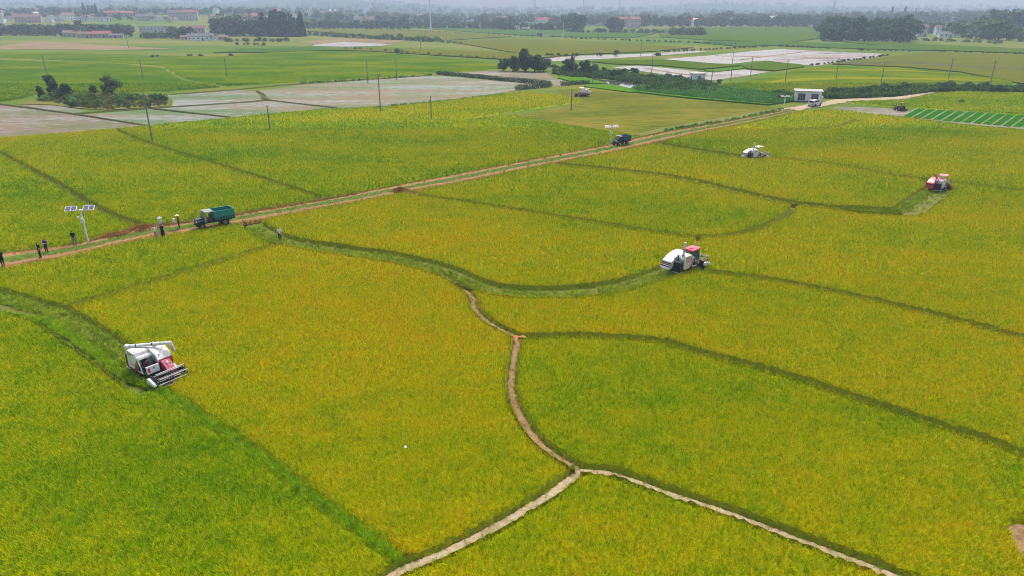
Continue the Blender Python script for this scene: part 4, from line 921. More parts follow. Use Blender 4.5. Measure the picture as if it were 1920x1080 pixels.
for a in ((333, 37, 28, 16, C_, RD, 'grey three-storey block on the slope', .05, 3), (359, 38, 25, 18, C_, RR, 'three-storey house with bright red roof', .05, 3), (406, 29, 14, 13, W_, RD, 'prominent white gable house above the dark trees', 1.35, 2), (418, 30, 8, 6, W_, RD, 'small white lean-to beside the prominent gable house', .2, 1),
          (455, 39, 17, 6, W_, RD, 'low bright white roofed building above the trees', .1, 1), (472, 36, 20, 10, P_, RR, 'reddish house beside the bright low building', .4, 2), (520, 28, 14, 11, W_, RR, 'white gable house above the conifer tops', 1.2, 2), (536, 29, 14, 8, P_, RR, 'red-roofed house beside the conifer-top gable house', .3, 2),
          (550, 33, 12, 7, W_, RD, 'white house behind the conifer stand end', .9, 2), (575, 30, 10, 9, W_, RD, 'white house past the conifer stand', 1.1, 2), (600, 29, 22, 8, P_, RB_, 'dull red house past the conifer stand', .1, 2), (622, 22, 14, 4, W_, W_, 'distant low pale shed on the rise', 0, 1)):
    H(*a[:7], turn=a[7], group=g1, storeys=a[8])
for a in ((648, 36, 10, 10, W_, RD, 'white gable house below the big pale block', 1.3), (668, 42, 9, 12, W_, RD, 'white gable house at the row house end', 1.3), (686, 43, 32, 11, C_, RB_, 'long two-storey row house with brown roof', .02), (722, 44, 10, 4, W_, RD, 'low white wall house in the far belt', 0),
          (762, 40, 14, 8, W_, RD, 'white house with steep slanting roof', .8), (774, 40, 12, 6, W_, C_, 'cream house next to the steep roofed house', .2), (795, 40, 13, 8, C_, RD, 'cream house beside the white mast', .4), (815, 38, 10, 7, P_, RB_, 'pink house beside the white mast', .1),
          (842, 39, 13, 7, W_, C_, 'white hip-roofed villa next to the pink house', 0), (865, 38, 11, 6, W_, C_, 'smallest white hip-roofed villa of the three', 0), (892, 39, 17, 7, W_, C_, 'widest white hip-roofed villa of the three', .1), (940, 42, 20, 11, P_, RR, 'red-roofed house above the taller trees', .3), (953, 54, 12, 6, W_, RD, 'small white house at the foot of the red-roofed house', .4)):
    H(*a[:7], turn=a[7], group=g2, hip='hip' in a[6])
H(687, 24, 14, 11, W_, W_, 'big windowless pale block on the rise', flat=True, group=g2)
for a in ((976, 40, 17, 7, C_, RR, 'house with pale red roof beside the villa trees', .1), (967, 57, 14, 8, W_, RD, 'low white house with dark windows by the field edge', .1), (985, 57, 16, 4, P_, RB_, 'low pink shed by the field edge', 0), (1017, 52, 21, 18, W_, RR, 'white two-storey house with tall red roof', .05), (1000, 54, 9, 7, W_, RD, 'white annex of the tall red-roofed house', .2),
          (1124, 43, 13, 9, W_, RR, 'white house with red roof behind the round trees', .2), (1138, 43, 8, 10, W_, RD, 'white gable wall house beside the round tree', 1.4), (1170, 50, 24, 17, P_, RR, 'red-brown main house of the red complex', .1), (1188, 53, 22, 20, P_, RR, 'tall red wing of the red complex', .6), (1199, 45, 9, 12, W_, RD, 'white gable end of the red complex', 1.3),
          (1283, 42, 8, 8, W_, RD, 'white house half behind a big tree', .5), (1303, 48, 19, 13, W_, 'salmon_roof', 'white house with pink roof', .1), (1369, 46, 16, 12, C_, RD, 'grey-roofed cream house between trees', .2), (1378, 48, 8, 11, W_, RD, 'white gable end behind the cream house', 1.3), (1371, 54, 8, 4, W_, RD, 'little white hut at the field edge', 0),
          (1450, 49, 32, 18, W_, C_, 'largest white farmhouse with pale hipped roof', .05), (1473, 48, 9, 12, W_, RD, 'white gable house beside the largest farmhouse', 1.4), (1437, 50, 12, 8, C_, RD, 'low annex before the largest farmhouse', .1), (1506, 47, 25, 10, W_, RD, 'wide white house with dark flat roof line', .02), (1525, 46, 11, 10, P_, RR, 'narrow red-roofed house next to the wide white house', .1), (1566, 41, 20, 5, W_, W_, 'pale low building just over the dark wood', 0)):
    H(*a[:7], turn=a[7], group=g3, hip='hipped' in a[6])
for a in ((1727, 69, 17, 21, C_, RB_, 'pale two-storey house with brown roof past the dark wood', .1), (1756, 67, 10, 18, W_, RB_, 'white tall house half hidden by a tree', .2), (1775, 70, 30, 10, W_, RD, 'long low white house past the dark wood', .05), (1787, 64, 14, 7, P_, RR, 'pinkish shed over the long low house', .1), (1738, 42, 22, 8, P_, RR, 'red-roofed house over the dark wood edge', .2)):
    H(*a[:7], turn=a[7], group=g3)
rr = random.Random(21)
for i in range(40):
    px = rr.uniform(0, 1000) if i < 26 else rr.uniform(1000, 1900); py = rr.uniform(27, 41) if px < 620 else rr.uniform(33, 43)
    H(px, py, rr.uniform(7, 13), rr.uniform(6, 9), rr.choice((W_, W_, C_)), rr.choice((RD, RD, RB_, RR)), 'tiny pale house among the hazy far trees', turn=rr.uniform(-.5, 1.5), group='tiny houses in the far tree belt', storeys=2)
H(378, 76, 46, 12, W_, RD, 'white single-storey farmhouse with grey roof at the far crop edge', storeys=1, dep=9)
H(397, 76, 8, 9, W_, RD, 'white gable wing of the white farmhouse', turn=1.5, storeys=1, dep=7)
H(347, 74, 14, 7, P_, RB_, 'brown shed leaning on the white farmhouse', storeys=1)
H(419, 75, 18, 8, P_, RB_, 'red brick shed beside the white farmhouse', storeys=1)
H(162, 71, 28, 11, P_, RB_, 'hip-roofed brown shed before the tree belt', hip=True, storeys=1); H(137, 69, 28, 11, P_, RB_, 'brown-roofed shed half in the tree belt', storeys=1)
H(193, 71, 30, 12, P_, RR, 'reddish-roofed long shed before the tree belt', storeys=1); H(219, 71, 24, 7, P_, RD, 'low dark shed at the end of the shed row', storeys=1)
H(294, 60, 56, 9, C_, RD, 'long low grey warehouse with dark roof edge', flat=True, storeys=1); H(369, 62, 32, 14, P_, RB_, 'brown-roofed warehouse behind the white farmhouse', storeys=1)
H(1012, 68.5, 9, 6, 'tractor_blue', 'tractor_blue', 'small blue cabin by the far bush row', storeys=1, flat=True)

def pump_house(px, py, wdt, dep, h, rz, label, nwin, ac=False, side_win=False):
    e = empty('pump_house', G(px, py), rz); hw, hd = wdt / 2, dep / 2
    MB().bb(-hw, hw, -hd, hd, -.2, h - .18).build('wall', M['wall_white'], e, .02)
    MB().box((0, 0, h - .06), (wdt + .7, dep + .7, .2), (.03, 0, 0)).build('roof', M['pale_concrete'], e, .02)
    MB().bb(-hw - .012, hw + .012, -hd - .012, hd + .012, -.2, .35).build('plinth', M['concrete'], e)
    for i in range(nwin):
        x = -hw + wdt * (i + .5) / nwin; ww, wh, z = (wdt * .135, .85, 1.45) if nwin > 1 else (.42, .6, 1.75)
        f = MB()
        for bx in np.linspace(-ww, ww, 4): f.bb(x + bx - .03, x + bx + .03, -hd - .07, -hd + .02, z - wh, z + wh)
        for bz in (-wh, -.1, wh): f.bb(x - ww - .03, x + ww + .03, -hd - .075, -hd + .02, z + bz - .03, z + bz + .03)
        f = f.build('window', M['steel'], e); MB().bb(x - ww, x + ww, -hd - .03, -hd + .03, z - wh, z + wh).build('pane', M['glass'], f)
        MB().bb(x - ww - .15, x + ww + .15, -hd - .14, -hd + .02, z - wh - .14, z - wh - .035).build('sill', M['pale_concrete'], f)
    if ac:
        a = MB().bb(hw + .05, hw + .55, -hd + .3, -hd + 1.2, .9, 1.6).build('air_conditioner', M['wall_white'], e, .02); MB().tube((hw + .55, -hd + .75, 1.25), (hw + .575, -hd + .75, 1.25), .26, n=14).build('fan_grille', M['dark_metal'], a)
    if side_win: MB().bb(-hw - .03, -hw + .03, -.35, .35, 1.0, 2.1).build('side_window', M['glass'], e)
    MB().bb(hw - .01, hw + .03, -.1, .85, .02, 2.1).build('door', M['steel'], e)
    tag(e, label, 'pump house'); return e
pump_house(1513, 190, 6.9, 4.2, 3.1, -.33, 'wide white pump house with two barred windows beside the white car', 2, ac=True)
pump_house(1307, 154.5, 4.4, 3.6, 3.3, .12, 'small white pump house with one window in the channel scrub', 1, side_win=True)

# ------------------------------------------------------------------ poles and masts
def utility_pole(h, arm):
    e = empty('utility_pole'); MB().tube((0, 0, -.2), (0, 0, h), .17, .10, 10).build('shaft', M['concrete'], e, sm=False)
    if arm:
        a = MB().bb(-.75, .75, -.05, .05, h - .45, h - .35).build('cross_arm', M['steel'], e)
        for x in (-.65, 0, .65): MB().tube((x, 0, h - .35), (x, 0, h - .12), .05, .035, 6).build('insulator', M['pale_concrete'], a)
    else:
        MB().tube((0, 0, h), (0, 0, h + .12), .06, .04, 6).build('insulator', M['pale_concrete'], e)
    return e
PP = [utility_pole(9.6, True), utility_pole(7.7, True), utility_pole(5.5, False)]; used = [0, 0, 0]
for px, py, k, lb in ((287, 270, 0, 'tall grey concrete utility pole in rice before the scrub island'), (714, 213, 0, 'tall grey utility pole at the tip of the yellow rice wedge'), (507, 247, 2, 'short dark pole in rice between the two tall poles'), (809, 225, 2, 'short dark pole on the bund of the yellow rice wedge'),
                      (269, 151, 1, 'utility pole in green rice behind the scrub island'), (690, 156, 1, 'dark utility pole standing in the wide flooded paddy'), (744, 150, 1, 'pale thin utility pole standing in the wide flooded paddy'), (88, 142, 1, 'pale leaning utility pole in far green rice'),
                      (1071, 207, 2, 'short dark pole at the stubble field edge by the far harvester'), (1076, 143, 1, 'utility pole by the channel bank trees'), (1111, 156, 1, 'utility pole on the bright green channel verge'), (1222, 136, 1, 'utility pole in the bright water paddy'), (1370, 151, 2, 'pole on the bank beside the small pump house paddy'),
                      (1407, 144, 1, 'utility pole at the tip of the bright water paddy'), (1373, 119, 2, 'pole at the edge of the wide mud paddy'), (1472, 155, 1, 'utility pole in the near end of the yellow rice'), (1567, 150, 1, 'faint utility pole in the middle of the yellow rice'), (1651, 160, 1, 'dark utility pole at the channel edge of the yellow rice'),
                      (1778, 150, 1, 'pale utility pole at the olive crop edge'), (1857, 155, 1, 'dark utility pole at the end of the yellow rice'), (1332, 172, 1, 'utility pole in weeds before the small pump house'), (241, 90, 1, 'far thin pole in the fallow field'), (789, 96, 1, 'far thin pole behind the rough hedge'), (838, 80, 1, 'far thin pole at the dense hedgerow end'), (863, 75, 1, 'far faint pole past the dense hedgerow'), (1201, 104, 1, 'far pole by the shining water strip'), (426, 146, 1, 'faint thin pole in the far green rice')):
    e = PP[k] if not used[k] else copy_tree(PP[k]); used[k] = 1; place(e, G(px, py), random.uniform(-.5, .5), 1.0, lb, 'utility poles'); e['category'] = 'utility pole'
def mast(px, py, h, r, label, mat='pole_white', lattice=False):
    p = T(px, py); e = empty('tall_mast', p); b = MB()
    if lattice:
        for sx, sy in ((-1, -1), (1, -1), (1, 1), (-1, 1)): b.tube((sx * r, sy * r, 0), (sx * r * .25, sy * r * .25, h), .35, .25, 5)
        for k in range(14):
            z = h * k / 14; q = r * (1 - .75 * k / 14); z2 = h * (k + 1) / 14; q2 = r * (1 - .75 * (k + 1) / 14)
            for sx, sy, tx, ty in ((-1, -1, 1, -1), (1, -1, 1, 1), (1, 1, -1, 1), (-1, 1, -1, -1)): b.tube((sx * q, sy * q, z), (tx * q2, ty * q2, z2), .2, n=4)
        b.build('lattice', M[mat], e)
    else:
        b.tube((0, 0, -.5), (0, 0, h * .82), r, r * .55, 12); b.build('shaft', M[mat], e, sm=False)
        MB().tube((0, 0, h * .82), (0, 0, h), r * .4, r * .2, 8).build('tip', M['wall_pink'], e); MB().tube((0, 0, h * .80), (0, 0, h * .815), r * 2.2, n=12).build('platform', M['steel'], e)
        MB().bb(-2.6 * r - 1.5, -2.6 * r, -1, 1, 0, 2.4).build('equipment_cabinet', M['wall_white'], e)
    tag(e, label, 'mast'); return e
mast(808, 60, 52, 1.0, 'tall white tapering mast standing in the far fields')
mast(1002, 36, 74, 3.2, 'faint pinkish lattice tower on the far woods skyline', 'wall_pink', True); mast(1093, 36, 66, 1.3, 'faint thin lattice tower on the skyline', 'steel', True)
mast(1160, 36, 66, 1.3, 'faint lattice tower behind the red house complex', 'steel', True); mast(1561, 34, 70, 1.2, 'faint lattice tower over the dark wood', 'steel', True)
e = mast(1056, 70, 17, .25, 'far white slender pole beside the big round trees')

def solar_post(px, py, rz, label, hgt=4.3, sc=.9):
    e = empty('solar_camera_post', G(px, py), rz, sc)
    MB().bb(-.32, .32, -.32, .32, -.1, .22).build('base_block', M['pale_concrete'], e, .02); MB().tube((0, 0, .2), (0, 0, hgt), .11, .085, 12).build('post', M['pole_white'], e, sm=False)
    a = MB().tube((-.95, 0, hgt - .05), (.95, 0, hgt - .05), .045, n=8); a.box((0, 0, hgt - .1), (.3, .22, .26)); a.build('cross_arm', M['pole_white'], e)
    for sg in (-1, 1):
        c = Vector((sg * .98, -.05, hgt + .18)); p = MB().box(c, (1.25, .85, .05), (R(28), 0, 0)).build('solar_panel', M['pole_white'], e)
        for k in (-1, 1): MB().box(c + Vector((k * .3, 0, .0)) + Euler((R(28), 0, 0)).to_matrix() @ Vector((0, 0, .03)), (.54, .74, .015), (R(28), 0, 0)).build('solar_cell', M['solar_cell'], p)
    for z, s in ((hgt - .75, 1), (hgt - .95, -1)): 
        b = MB().tube((0, 0, z), (-.34 * s if s > 0 else .0, -.3, z), .025, n=6); b.ball((-.34 * s if s > 0 else .0, -.34, z - .14), .15); b.build('dome_camera', M['pole_white'], e, sm=True)
    b = MB().bb(-.2, .2, -.32, -.1, hgt - 1.65, hgt - 1.15).build('control_box', M['pole_white'], e, .02)
    MB().box((.25, -.2, hgt - .6), (.12, .34, .12), (.2, 0, .3)).build('bullet_camera', M['dark_metal'], e)
    tag(e, label, 'camera post', 'solar camera posts'); return e
solar_post(166, 456, .22, 'white solar camera post beside the dirt road in front of the dull green rice')
solar_post(1145, 272, .18, 'white solar camera post beside the blue truck', sc=.80); solar_post(1469, 205, .1, 'white solar camera post at the road end beside the wide pump house', sc=.75)

# ------------------------------------------------------------------ vehicles
def wheel(parent, c, r, wd, name='wheel', rimm='rim'):
    b = MB(); n = 18
    prof = [(r * .55, -wd / 2), (r * .92, -wd / 2), (r, -wd * .3), (r, wd * .3), (r * .92, wd / 2), (r * .55, wd / 2)]
    V = []; F = []
    for i in range(n):
        a = 2 * math.pi * i / n
        for q, y in prof: V.append((c[0] + q * math.cos(a), c[1] + y, c[2] + q * math.sin(a)))
    k = len(prof)
    for i in range(n):
        for j in range(k): F.append((i * k + j, i * k + (j + 1) % k, ((i + 1) % n) * k + (j + 1) % k, ((i + 1) % n) * k + j))
    t = MB().tube((c[0], c[1] - wd * .38, c[2]), (c[0], c[1] + wd * .38, c[2]), r * .56, n=14); t.tube((c[0], c[1] - wd * .5, c[2]), (c[0], c[1] + wd * .5, c[2]), r * .16, n=8)
    w_ = MB().add(V, F).build(name, M['rubber'], parent); t.build('rim', M[rimm], w_); return w_
def heading(a, b):
    u = G(*b) - G(*a); return math.atan2(u.y, u.x)

def harvester(label, loc, rz, body='white_paint', accent='red_paint', roof='none', auger='stowed', roofm='pink_roof', sc=1.0, text=False, side='white_paint'):
    e = empty('combine_harvester', loc, rz, sc); Wp, Rd, Dk = M[body], M[accent], M['dark_metal']
    # crawler tracks
    for sy in (-1, 1):
        y0, y1 = sy * .80 - .23, sy * .80 + .23; pr = []
        for cx, a0, a1 in ((1.05, -60, 75), (-1.25, 105, 240)):
            for k in range(7):
                a = R(a0 + (a1 - a0) * k / 6); pr.append((cx + .33 * math.cos(a), .36 + .33 * math.sin(a)))
        t = MB().prism(pr, y0, y1)
        for k in range(18):
            x = -1.45 + k * .155; t.bb(x, x + .06, y0 - .01, y1 + .01, .0, .05); t.bb(x, x + .06, y0 - .01, y1 + .01, .67, .72)
        t = t.build('track', M['rubber'], e)
        for x, r in ((1.05, .24), (-1.25, .24), (-.7, .15), (-.15, .15), (.45, .15)): MB().tube((x, sy * .8 - .25, .34 if r > .2 else .2), (x, sy * .8 + .25, .34 if r > .2 else .2), r, n=12).build('roller', M['rim'], t)
    MB().bb(-1.9, 1.25, -.55, .55, .42, .84).build('chassis', Dk, e)
    # threshing body on the machine's left side, with its rounded hood
    th = [(-1.95, .86), (-2.35, 1.3), (-2.3, 1.78), (-1.9, 2.0), (-.2, 2.05), (.7, 1.8), (.95, 1.5), (.85, .9)]
    MB().prism(th, .02, 1.12).build('threshing_body', Wp, e, .03)
    hood = [(-2.25, 1.9), (-1.75, 2.12), (-.9, 2.36), (-.1, 2.34), (.55, 2.12), (.93, 1.72), (.98, 1.52), (.72, 1.78), (-.2, 2.03), (-1.9, 1.96), (-2.24, 1.82)]
    h = MB().prism(hood, -.02, 1.16).build('top_hood', Wp, e, .03)
    for k in range(5): MB().box((-.05 + .19 * k, 1.05 - .2 * k, 2.36 - .075 * k), (.1, .05, .05)).build('latch', Dk, h)
    MB().prism([(-1.7, 1.0), (.6, 1.0), (.72, 1.35), (-1.75, 1.35)], 1.125, 1.145).build('side_stripe', Rd, e)
    MB().prism([(.84, .95), (.97, 1.52), (.98, 1.7), (1.03, 1.5), (.92, .95)], .02, 1.12).build('front_panel', Rd, e)
    # straw outlet hood at the rear
    MB().prism([(-2.26, 1.88), (-2.36, 1.28), (-2.55, .95), (-3.05, .78), (-3.1, .90), (-2.86, 1.32), (-2.78, 1.62), (-2.66, 1.74)], -.15, 1.1).build('straw_hood', Wp, e, .02)
    for k, mt in enumerate((Dk, Rd, M['purple_metal'])):
        x, z = ((-2.82, 1.5), (-2.865, 1.31), (-2.965, 1.13))[k]; MB().box((x, .47, z), (.05, 1.27, .12), (0, R((15, 18, 30)[k]), 0)).build('louvre', mt, e)
    c = MB().bb(-2.35, -1.75, -1.08, -.16, .55, 1.72).build('engine_bay', Dk, e, .03)
    MB().tube((-2.36, -.6, 1.1), (-2.42, -.6, 1.1), .27, n=16).build('radiator_fan', M['rubber'], c); MB().bb(-2.42, -1.72, -1.12, -.1, .46, .55).build('skid_plate', M['reel_tube'], c)
    ex = MB().tube((-1.9, -.4, 1.7), (-1.9, -.4, 2.3), .06, n=8); ex.tube((-1.9, -.4, 2.3), (-2.05, -.4, 2.42), .055, n=8); ex.build('exhaust', Dk, e)
    # grain tank on the machine's right side
    tank = [(-1.72, .78), (-1.8, 1.0), (-1.74, 2.1), (-1.55, 2.32), (-.42, 2.32), (-.28, 1.95), (-.28, .78)]
    g = MB().prism(tank, -1.18, -.01).build('grain_tank', M[side], e, .05)
    MB().prism([(-1.0, .79), (-.29, .79), (-.29, 1.55), (-.40, 1.5), (-.62, 1.02)], -1.205, -1.182).build('accent_panel', Rd, g)
    MB().bb(-1.5, -.5, -1.05, -.1, 2.325, 2.36).build('tank_lid', Wp, g)
    for zz in (1.15, 1.3): MB().box((-1.15, -1.19, zz), (.7, .02, .035), (0, .12, 0)).build('stripe', M['salmon_roof'] if body == 'white_paint' else Wp, g)
    for xx in (-1.45, -1.15): MB().bb(xx, xx + .18, -1.2, -1.17, 2.0, 2.12).build('vent', Dk, g)
    if text:
        cu = bpy.data.curves.new('lettering', 'FONT'); cu.body = '沃得'; cu.size = .52; cu.extrude = .004; cu.align_x = 'CENTER'
        to = bpy.data.objects.new('lettering', cu); COL.objects.link(to); dg = bpy.context.evaluated_depsgraph_get(); me = bpy.data.meshes.new_from_object(to.evaluated_get(dg)); bpy.data.objects.remove(to)
        lo = bpy.data.objects.new('lettering', me); me.materials.clear(); me.materials.append(M['letter_red']); COL.objects.link(lo); lo.parent = g; lo.location = (-.95, -1.19, 1.62); lo.rotation_euler = (R(90), 0, 0)
        MB().box((-.95, -1.19, 1.53), (.9, .02, .05), (0, .0, 0)).build('lettering_rule', M['letter_red'], g)
    # operator's station, machine's right front
    MB().bb(-.27, 1.12, -1.12, -.03, .80, .90).build('floor', Dk, e); MB().bb(.15, 1.0, -.10, .0, .9, 1.45).build('side_console', Dk, e, .02)
    s = MB().bb(-.08, .36, -.85, -.38, 1.16, 1.3).build('seat', M['rubber'], e, .04); MB().box((-.12, -.615, 1.52), (.12, .44, .5), (0, -.15, 0)).build('backrest', M['rubber'], s, .04); MB().bb(0, .3, -.78, -.45, .9, 1.16).build('seat_base', M['red_paint'] if roof == 'none' else Dk, s)
    con = MB().box((1.06, -.58, 1.22), (.16, 1.02, .62), (0, -.18, 0)).build('front_console', Wp, e, .04)
    MB().box((1.15, -.92, 1.24), (.02, .16, .34), (0, -.18, 0)).build('emblem', M['letter_red'], con); MB().box((1.15, -.5, 1.32), (.02, .12, .12), (0, -.18, 0)).build('badge', M['tractor_blue'], con)
    MB().tube((.72, -.6, .9), (.62, -.6, 1.55), .035, n=6).build('steering_column', Dk, e); MB().tube((.6, -.6, 1.55), (.59, -.6, 1.58), .17, n=14).build('steering_wheel', Dk, e)
    for yy in (-.09, -.16, -.02): MB().tube((.4, yy, 1.4), (.45, yy, 1.72), .018, n=5).build('lever', Dk, e)
    fr = MB().prism([(-.26, .80), (-.26, 2.0), (-.02, 1.98), (.36, 1.42), (.56, .80)], -1.19, -1.13); fr = fr.build('door_panel', M[side], e, .02)
    MB().prism([(-.16, .98), (-.16, 1.85), (-.03, 1.83), (.26, 1.38), (.38, .98)], -1.215, -1.18).build('door_window', M['glass'], fr)
    MB().prism([(-.26, 1.9), (-.26, 2.06), (.0, 2.04), (.08, 1.86)], -1.12, -.02).build('cowl', M[body], e); MB().bb(1.02, 1.2, -1.12, -.03, .66, .9).build('bumper', M['rubber'], e)
    if roof == 'cab':
        top = MB().box((.36, -.56, 2.72), (1.5, 1.26, .2), (0, -.04, 0)); MB_ = top.build('cab_roof', M[roofm], e, .09); MB().bb(-.1, .35, -.8, -.35, 2.815, 2.88).build('roof_vent', M[roofm], MB_, .02)
        for x, x2, y in ((-.22, -.22, -1.1), (-.22, -.22, -.05), (1.0, .92, -1.1), (1.0, .92, -.05)): MB().tube((x, y, 1.4 if x > 0 else 2.0), (x2, y, 2.66), .04, n=6).build('cab_post', Dk, e)
        MB().prism([(-.2, 2.0), (-.2, 2.62), (.92, 2.62), (1.02, 1.5), (.4, 1.45), (.05, 2.0)], -1.11, -1.085).build('side_glass', M['cab_glass'], e); MB().prism([(-.2, 2.4), (-.2, 2.62), (.92, 2.62), (1.02, 1.5), (.4, 1.8)], -.06, -.035).build('side_glass', M['cab_glass'], e)
        MB().add([(1.03, -1.08, 1.5), (1.03, -.06, 1.5), (.93, -.06, 2.62), (.93, -1.08, 2.62), (1.01, -1.08, 1.5), (1.01, -.06, 1.5), (.91, -.06, 2.62), (.91, -1.08, 2.62)], [(0, 1, 2, 3), (7, 6, 5, 4), (0, 4, 5, 1), (1, 5, 6, 2), (2, 6, 7, 3), (3, 7, 4, 0)]).build('windscreen', M['cab_glass'], e)
    elif roof == 'canopy':
        top = MB(); 
        for k in range(6):
            x0, x1 = -.45 + .28 * k, -.45 + .28 * (k + 1); z0, z1 = 2.78 + .14 * math.sin(math.pi * k / 6), 2.78 + .14 * math.sin(math.pi * (k + 1) / 6)
            top.add([(x0, -1.2, z0), (x1, -1.2, z1), (x1, .1, z1), (x0, .1, z0), (x0, -1.2, z0 + .06), (x1, -1.2, z1 + .06), (x1, .1, z1 + .06), (x0, .1, z0 + .06)], [(0, 1, 2, 3), (7, 6, 5, 4), (0, 4, 5, 1), (3, 2, 6, 7)])
        top.build('canopy', M[roofm], e)
        for x, y in ((-.22, -1.0), (-.22, -.1)): MB().tube((x, y, 1.9), (x + .05, y, 2.8), .035, n=6).build('canopy_post', Dk, e)
        if body == 'red_paint': MB().prism([(-.26, 1.9), (-.26, 2.6), (-.18, 2.6), (-.1, 1.9)], -1.1, -.03).build('back_screen', M['wall_white'], e)
    # feeder house and header
    MB().prism([(.82, .95), (.95, 1.6), (1.15, 1.62), (2.0, .92), (2.0, .38), (1.8, .34)], .12, .82).build('feeder_house', M['crimson'], e, .04); MB().box((1.42, .47, 1.52), (.16, .12, .04), (0, R(38), 0)).build('feeder_badge', Wp, e)
    MB().prism([(.95, .7), (1.3, .7), (1.9, .55), (1.9, .75), (1.2, 1.1)], .84, 1.1).build('feeder_guard', M['steel'], e)
    hd = MB().bb(1.92, 1.99, -1.22, 1.22, .24, 1.0); hd.bb(1.95, 2.75, -1.22, 1.22, .20, .27); hd = hd.build('header', M['purple_metal'], e)
    for sy in (-1, 1):
        MB().prism([(1.88, .2), (1.88, 1.02), (2.3, .95), (2.95, .45), (3.15, .16)], sy * 1.23 - .03, sy * 1.23 + .03).build('end_plate', Dk, hd)
        MB().tube((3.1, sy * 1.23, .18), (3.45, sy * 1.23, .12), .06, .015, 6).build('crop_divider', Wp, hd)
        MB().box((2.25, sy * 1.16, 1.06), (.9, .06, .08), (0, -.05, 0)).build('reel_arm', Dk, hd)
    cv = MB().prism([(1.65, .62), (1.72, .92), (1.9, 1.0), (2.75, .78), (2.9, .64), (2.8, .5), (1.9, .5)], -1.52, -1.28).build('drive_cover', Wp, hd, .07)
    MB().bb(2.72, 2.8, -1.2, 1.2, .19, .235).build('cutter_bar', M['reel_tube'], hd)
    a = MB().tube((2.28, -1.18, .55), (2.28, 1.18, .55), .13, n=12)
    for k in range(13):
        y = -1.08 + .18 * k
        if abs(y - .47) > .28: a.tube((2.28, y, .55), (2.28, y + .02, .55), .25, n=14)
    a.build('cross_auger', M['purple_metal'], hd)
    rx, rz_, rr = 2.68, 1.0, .46
    rl_ = MB().tube((rx, -1.15, rz_), (rx, 1.15, rz_), .06, n=8).build('reel', M['purple_metal'], hd)
    for k in range(5):
        aa = R(20 + 72 * k); bx, bz = rx + rr * math.cos(aa), rz_ + rr * math.sin(aa); b2 = R(20 + 72 * (k + 1)); cx, cz = rx + rr * math.cos(b2), rz_ + rr * math.sin(b2)
        bar = MB().tube((bx, -1.17, bz), (bx, 1.17, bz), .032, n=6)
        for q in range(16): bar.tube((bx, -1.1 + q * .147, bz), (bx + .02, -1.1 + q * .147, bz - .17), .009, n=4)
        bar.build('reel_bar', M['reel_tube'], hd)
        for y in (-1.14, 0, 1.14): MB().tube((rx, y, rz_), (bx, y, bz), .02, n=5).tube((bx, y, bz), (cx, y, cz), .018, n=5).build('reel_spoke', Dk, hd)
    # unloading auger
    if auger == 'stowed':
        p0, p1, p2 = Vector((-1.98, -.92, 1.0)), Vector((-1.98, -.92, 2.42)), Vector((.75, 1.25, 2.72)); sp = Vector((.95, 1.38, 2.0))
    elif auger == 'up':
        p0, p1, p2 = Vector((-1.75, -.85, 1.0)), Vector((-1.7, -.85, 2.0)), Vector((-1.35, -.75, 3.75)); sp = None
    else:
        p0, p1, p2 = Vector((-.9, .1, 1.4)), Vector((-.9, .1, 2.2)), Vector((-1.9, .4, 3.25)); sp = None
    am = M['salmon_roof'] if body == 'red_paint' else Wp
    au = MB().tube(p0, p1, .13, n=12); au.ball(p1, .19); au.tube(p1, p2, .135, n=12); au.ball(p2, .15); au = au.build('unloading_auger', am, e, sm=False)
    MB().ball(p1 + Vector((0, 0, 0)), (.23, .23, .2), nu=12, nv=8).build('auger_elbow', am, au, sm=True)
    for f in (.22, .6): q = p1.lerp(p2, f); d = (p2 - p1).normalized() * .04; MB().tube(q - d, q + d, .155, n=12).build('auger_clamp', Dk, au)
    if sp: MB().tube(p2, p2 + (sp - p2) * .45, .17, .15, 10).build('spout', am, au); MB().tube(p2 + (sp - p2) * .45, sp, .14, .17, 10).build('chute_cloth', M['wall_pink'], au); MB().bb(-.55, -.35, .55, .75, 2.3, 2.66).build('auger_rest', Dk, e)
    for yy in (-1.0, -.2): MB().tube((1.18, yy, .98), (1.215, yy, .98), .07, n=10).build('headlight', M['lamp_glass'], e)
    MB().tube((1.0, -1.15, 1.5), (1.15, -1.38, 1.85), .015, n=5).box((1.15, -1.4, 1.85), (.03, .13, .2)).build('mirror', Dk, e)
    tag(e, label, 'harvester', 'rice harvesters'); return e
mk('letter_red', (.62, .03, .03), .5, .4, .1, 3); mk('crimson', (.36, .02, .07), .45, .5, .25, 2, dirt=(.45, .25, .25))
def cg():
    n = NB('cab_glass'); n.done((.35, .42, .42), .05, .5); n.b.inputs['Transmission Weight'].default_value = .8; n.b.inputs['IOR'].default_value = 1.05; return n.mat
M['cab_glass'] = cg()
harvester('white open-cab harvester with crimson feeder and reel beside the grassy bund', G(293, 704), heading((255, 690), (340, 740)), sc=.87)
harvester('white harvester with red cab roof and red lettering at the curved swath end', G(1283, 507), heading((1262, 508), (1312, 490)), roof='cab', auger='up', text=True, sc=.87)
harvester('white harvester with cream canopy in the upper crop', G(1416, 299), heading((1390, 298), (1450, 292)), roof='canopy', auger='up', roofm='cream_paint', sc=.80)
harvester('red harvester with salmon canopy cutting the crop corner', G(1757, 357), heading((1735, 366), (1775, 350)), body='red_paint', accent='red_paint', roof='canopy', auger='slant', roofm='salmon_roof', side='white_paint', sc=.80)
harvester('small-looking white harvester with flat canopy working the stubble field', G(1093, 181), heading((1110, 181), (1070, 181)), roof='canopy', auger='stowed', roofm='cream_paint', sc=.88)

